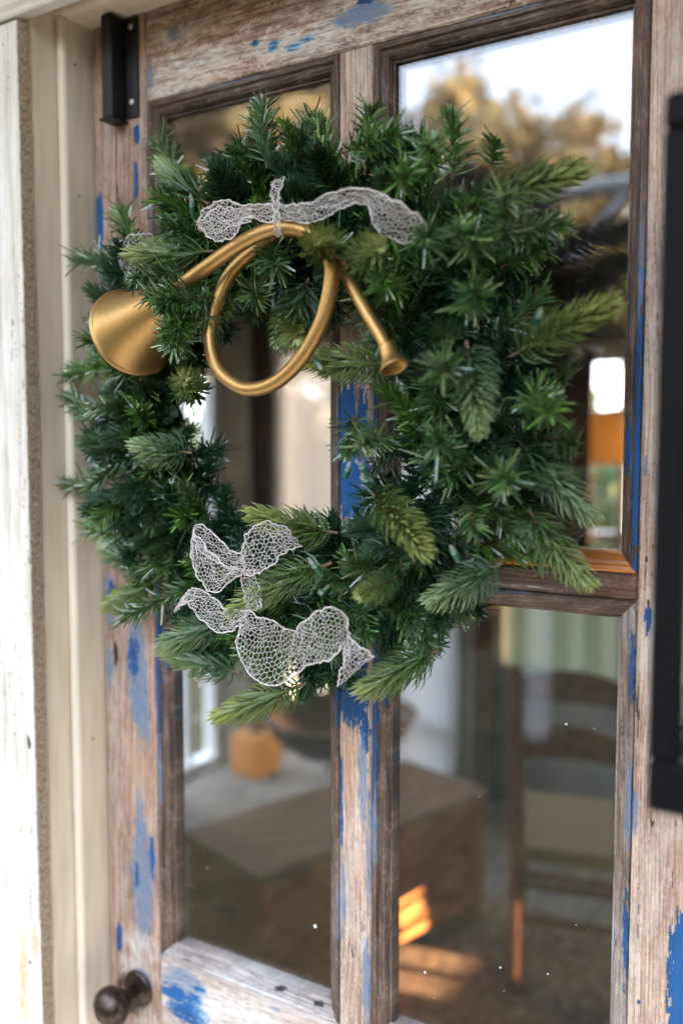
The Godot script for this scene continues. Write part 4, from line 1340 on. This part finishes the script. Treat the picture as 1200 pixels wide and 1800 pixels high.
		if rr > 0.318 or rr < 0.150:
			continue
		if tip.z > 0.09 and (near_horn(tip, eye, 0.019, net_line) or near_horn(core.lerp(tip, 0.6), eye, 0.014, net_line)):
			continue
		if near_horn(tip, eye, 0.012, keep) or near_horn(core.lerp(tip, 0.6), eye, 0.012, keep):
			continue
		if tip.z > 0.10 and (near_horn(tip, eye, 0.03) or near_horn(core.lerp(tip, 0.6), eye, 0.03)):
			continue
		made += 1
		if rng.randf() < 0.48:
			grow(o, feather[rng.randi() % feather.size()], core, tip, rng.randf_range(0.9, 1.15), rng.randf() * TAU, M.needle2)
		else:
			grow(o, pine[rng.randi() % pine.size()], core, tip, rng.randf_range(0.85, 1.05), rng.randf() * TAU, M.needle)


# ---------------------------------------------------------------- horn
func horn() -> void:
	var o := thing("brass_horn", "gold coiled hunting horn hung across the wreath", "horn")
	var path := []
	var n := 180
	for k in n:
		path.append(spline(horn_path, float(k) / (n - 1)))
	var radii := []
	for k in n:
		var t := float(k) / (n - 1)
		radii.append(lerpf(0.0058, 0.0072, clampf(t * 4.0, 0, 1)) + 0.0006 * t)
	part(o, "tube", tubemesh(path, radii, 18), M.gold)
	# mouthpiece cup at the start
	var ax: Vector3 = (path[0] - path[6]).normalized()
	var mp := Mb.new()
	mp.lathe([[0.0058, -0.0198], [0.0079, -0.0189], [0.0084, -0.0171], [0.0076, -0.0153], [0.0086, -0.0126], [0.0084, -0.0090], [0.0096, -0.0036], [0.0122, 0.0018], [0.0136, 0.0040], [0.0138, 0.0052], [0.0127, 0.0059], [0.0114, 0.0045], [0.0090, 0.0000], [0.0052, -0.0054], [0.0000, -0.0072]], path[0], ax, 32)
	part(o, "mouthpiece", mp.mesh(), M.gold)
	# bell
	var dirb: Vector3 = (bell_to - bell_from).normalized()
	var ln: float = (bell_to - bell_from).length()
	var prof := []
	for k in 22:
		var t := k / 21.0
		prof.append([0.0086 + 0.0350 * pow(t, 0.62) + 0.0055 * pow(t, 6.0), ln * (t * 1.0)])
	prof.append([0.0500, ln + 0.0002])
	prof.append([0.0526, ln + 0.0014])
	prof.append([0.0530, ln + 0.0036])
	prof.append([0.0512, ln + 0.0052])
	for k in 16:
		var t := 1.0 - k / 15.0
		prof.append([0.0070 + 0.0350 * pow(t, 0.62) + 0.0045 * pow(t, 6.0), ln * t - 0.001])
	var bm := Mb.new()
	bm.lathe(prof, bell_from, dirb, 48)
	part(o, "bell", bm.mesh(), M.gold)


# ---------------------------------------------------------------- net ribbon
func net(stations: Array, across: int, seed_: int, wave := 0.003) -> ArrayMesh:
	var e0 := []
	var e1 := []
	for s in stations:
		e0.append(s[0])
		e1.append(s[1])
	var length := 0.0
	var at_len := [0.0]
	var last: Vector3 = (e0[0] + e1[0]) / 2
	for k in range(1, 201):
		var q := (spline(e0, k / 200.0) + spline(e1, k / 200.0)) / 2
		length += (q - last).length()
		at_len.append(length)
		last = q
	var nz := noise(seed_, 1.0, 2)
	var pitch := 0.0037
	var nrow := maxi(3, int(length / pitch))
	var where := func(s: float, w: float) -> Vector3:
		var want := clampf(s, 0.0, 1.0) * length
		var lo := 0
		var hi := 200
		while hi - lo > 1:
			var m := (lo + hi) / 2
			if at_len[m] <= want:
				lo = m
			else:
				hi = m
		var t: float = (lo + (want - at_len[lo]) / maxf(at_len[hi] - at_len[lo], 1e-6)) / 200.0
		var a := spline(e0, t)
		var b := spline(e1, t)
		var p := a.lerp(b, w)
		var belly := V(0, 0, 1) * (wave * (1.0 - 4.0 * (w - 0.5) * (w - 0.5)) * sin(t * 9.0 + seed_))
		return p + belly + V(nz.get_noise_2d(s * 40.0, w * 9.0), nz.get_noise_2d(s * 40.0 + 90.0, w * 9.0), nz.get_noise_2d(s * 40.0, w * 9.0 + 70.0)) * 0.0005 + V(nz.get_noise_2d(s * 9.0 + 7.0, w * 2.5), nz.get_noise_2d(s * 9.0 + 55.0, w * 2.5), nz.get_noise_2d(s * 9.0, w * 2.5 + 33.0)) * 0.0028
	var m := Mb.new()
	var cols := across * 2
	var grid := []
	for j in nrow + 1:
		var line := []
		for k in cols + 1:
			var off := 0.20 if (k + j) % 2 == 0 else -0.20
			line.append(where.call((j + off) / nrow, float(k) / cols))
		grid.append(line)
	var r := 0.00031
	for j in nrow + 1:
		for k in cols:
			m.tube([grid[j][k], grid[j][k + 1]], [r], 4, false)
	for j in nrow:
		for k in cols + 1:
			if (k + j) % 2 == 0:
				m.tube([grid[j][k], grid[j + 1][k]], [r], 4, false)
	for w in [0.0, 1.0]:
		var path := []
		for k in nrow * 2 + 1:
			path.append(where.call(float(k) / (nrow * 2), w))
		m.tube(path, [r * 2.2], 5, false)
	return m.mesh()


func ribbons() -> void:
	var o := thing("top_net_ribbon", "silver net ribbon knotted over the top of the horn", "ribbon")
	part(o, "tail", net(bow_right, 9, 1), M.net)
	part(o, "loop", net(bow_left, 9, 2), M.net)
	part(o, "knot", net(bow_knot, 4, 3, 0.001), M.net)
	part(o, "tail", net(tail_left, 9, 4), M.net)
	var b := thing("lower_net_ribbon", "silver net ribbon bow gathered low on the wreath", "ribbon")
	part(b, "loop", net(low_loop_left, 9, 5), M.net)
	part(b, "loop", net(low_loop_right, 9, 6), M.net)
	part(b, "knot", net(low_link, 6, 7), M.net)
	part(b, "tail", net(low_tail_left, 9, 8), M.net)
	part(b, "loop", net(low_big_loop, 10, 9, 0.005), M.net)
	part(b, "tail", net(low_end_tail, 9, 10), M.net)
	part(b, "tail", net(back_tail, 5, 11), M.net)


func lights_string() -> void:
	var o := thing("fairy_lights", "unlit string of clear mini lights wound into the wreath", "string lights")
	var path := []
	for k in 161:
		var a := TAU * k / 160.0
		var rr := 0.21 + 0.045 * sin(a * 11.0)
		path.append(V(-0.022, 1.776, 0) + V(cos(a) * rr, sin(a) * rr, 0.075 + 0.03 * cos(a * 11.0)))
	part(o, "wire", tubemesh(path, [0.0013], 5), M.wire_green)
	var sock := mat(lin(0.02, 0.10, 0.05), 0.35)
	for s in bulb_spots:
		var dir: Vector3 = (s[1] - s[0]).normalized()
		var m := Mb.new()
		m.lathe([[0.0026, 0.0], [0.003, 0.004], [0.0028, 0.013], [0.0032, 0.015], [0.0, 0.0152]], s[0], dir, 10)
		var b := part(o, "socket", m.mesh(), sock)
		var g := Mb.new()
		g.lathe([[0.0022, 0.0], [0.0024, 0.006], [0.0018, 0.010], [0.0008, 0.013], [0.0, 0.0135]], s[0] + dir * 0.0153, dir, 10)
		part(b, "bulb", g.mesh(), M.bulb)
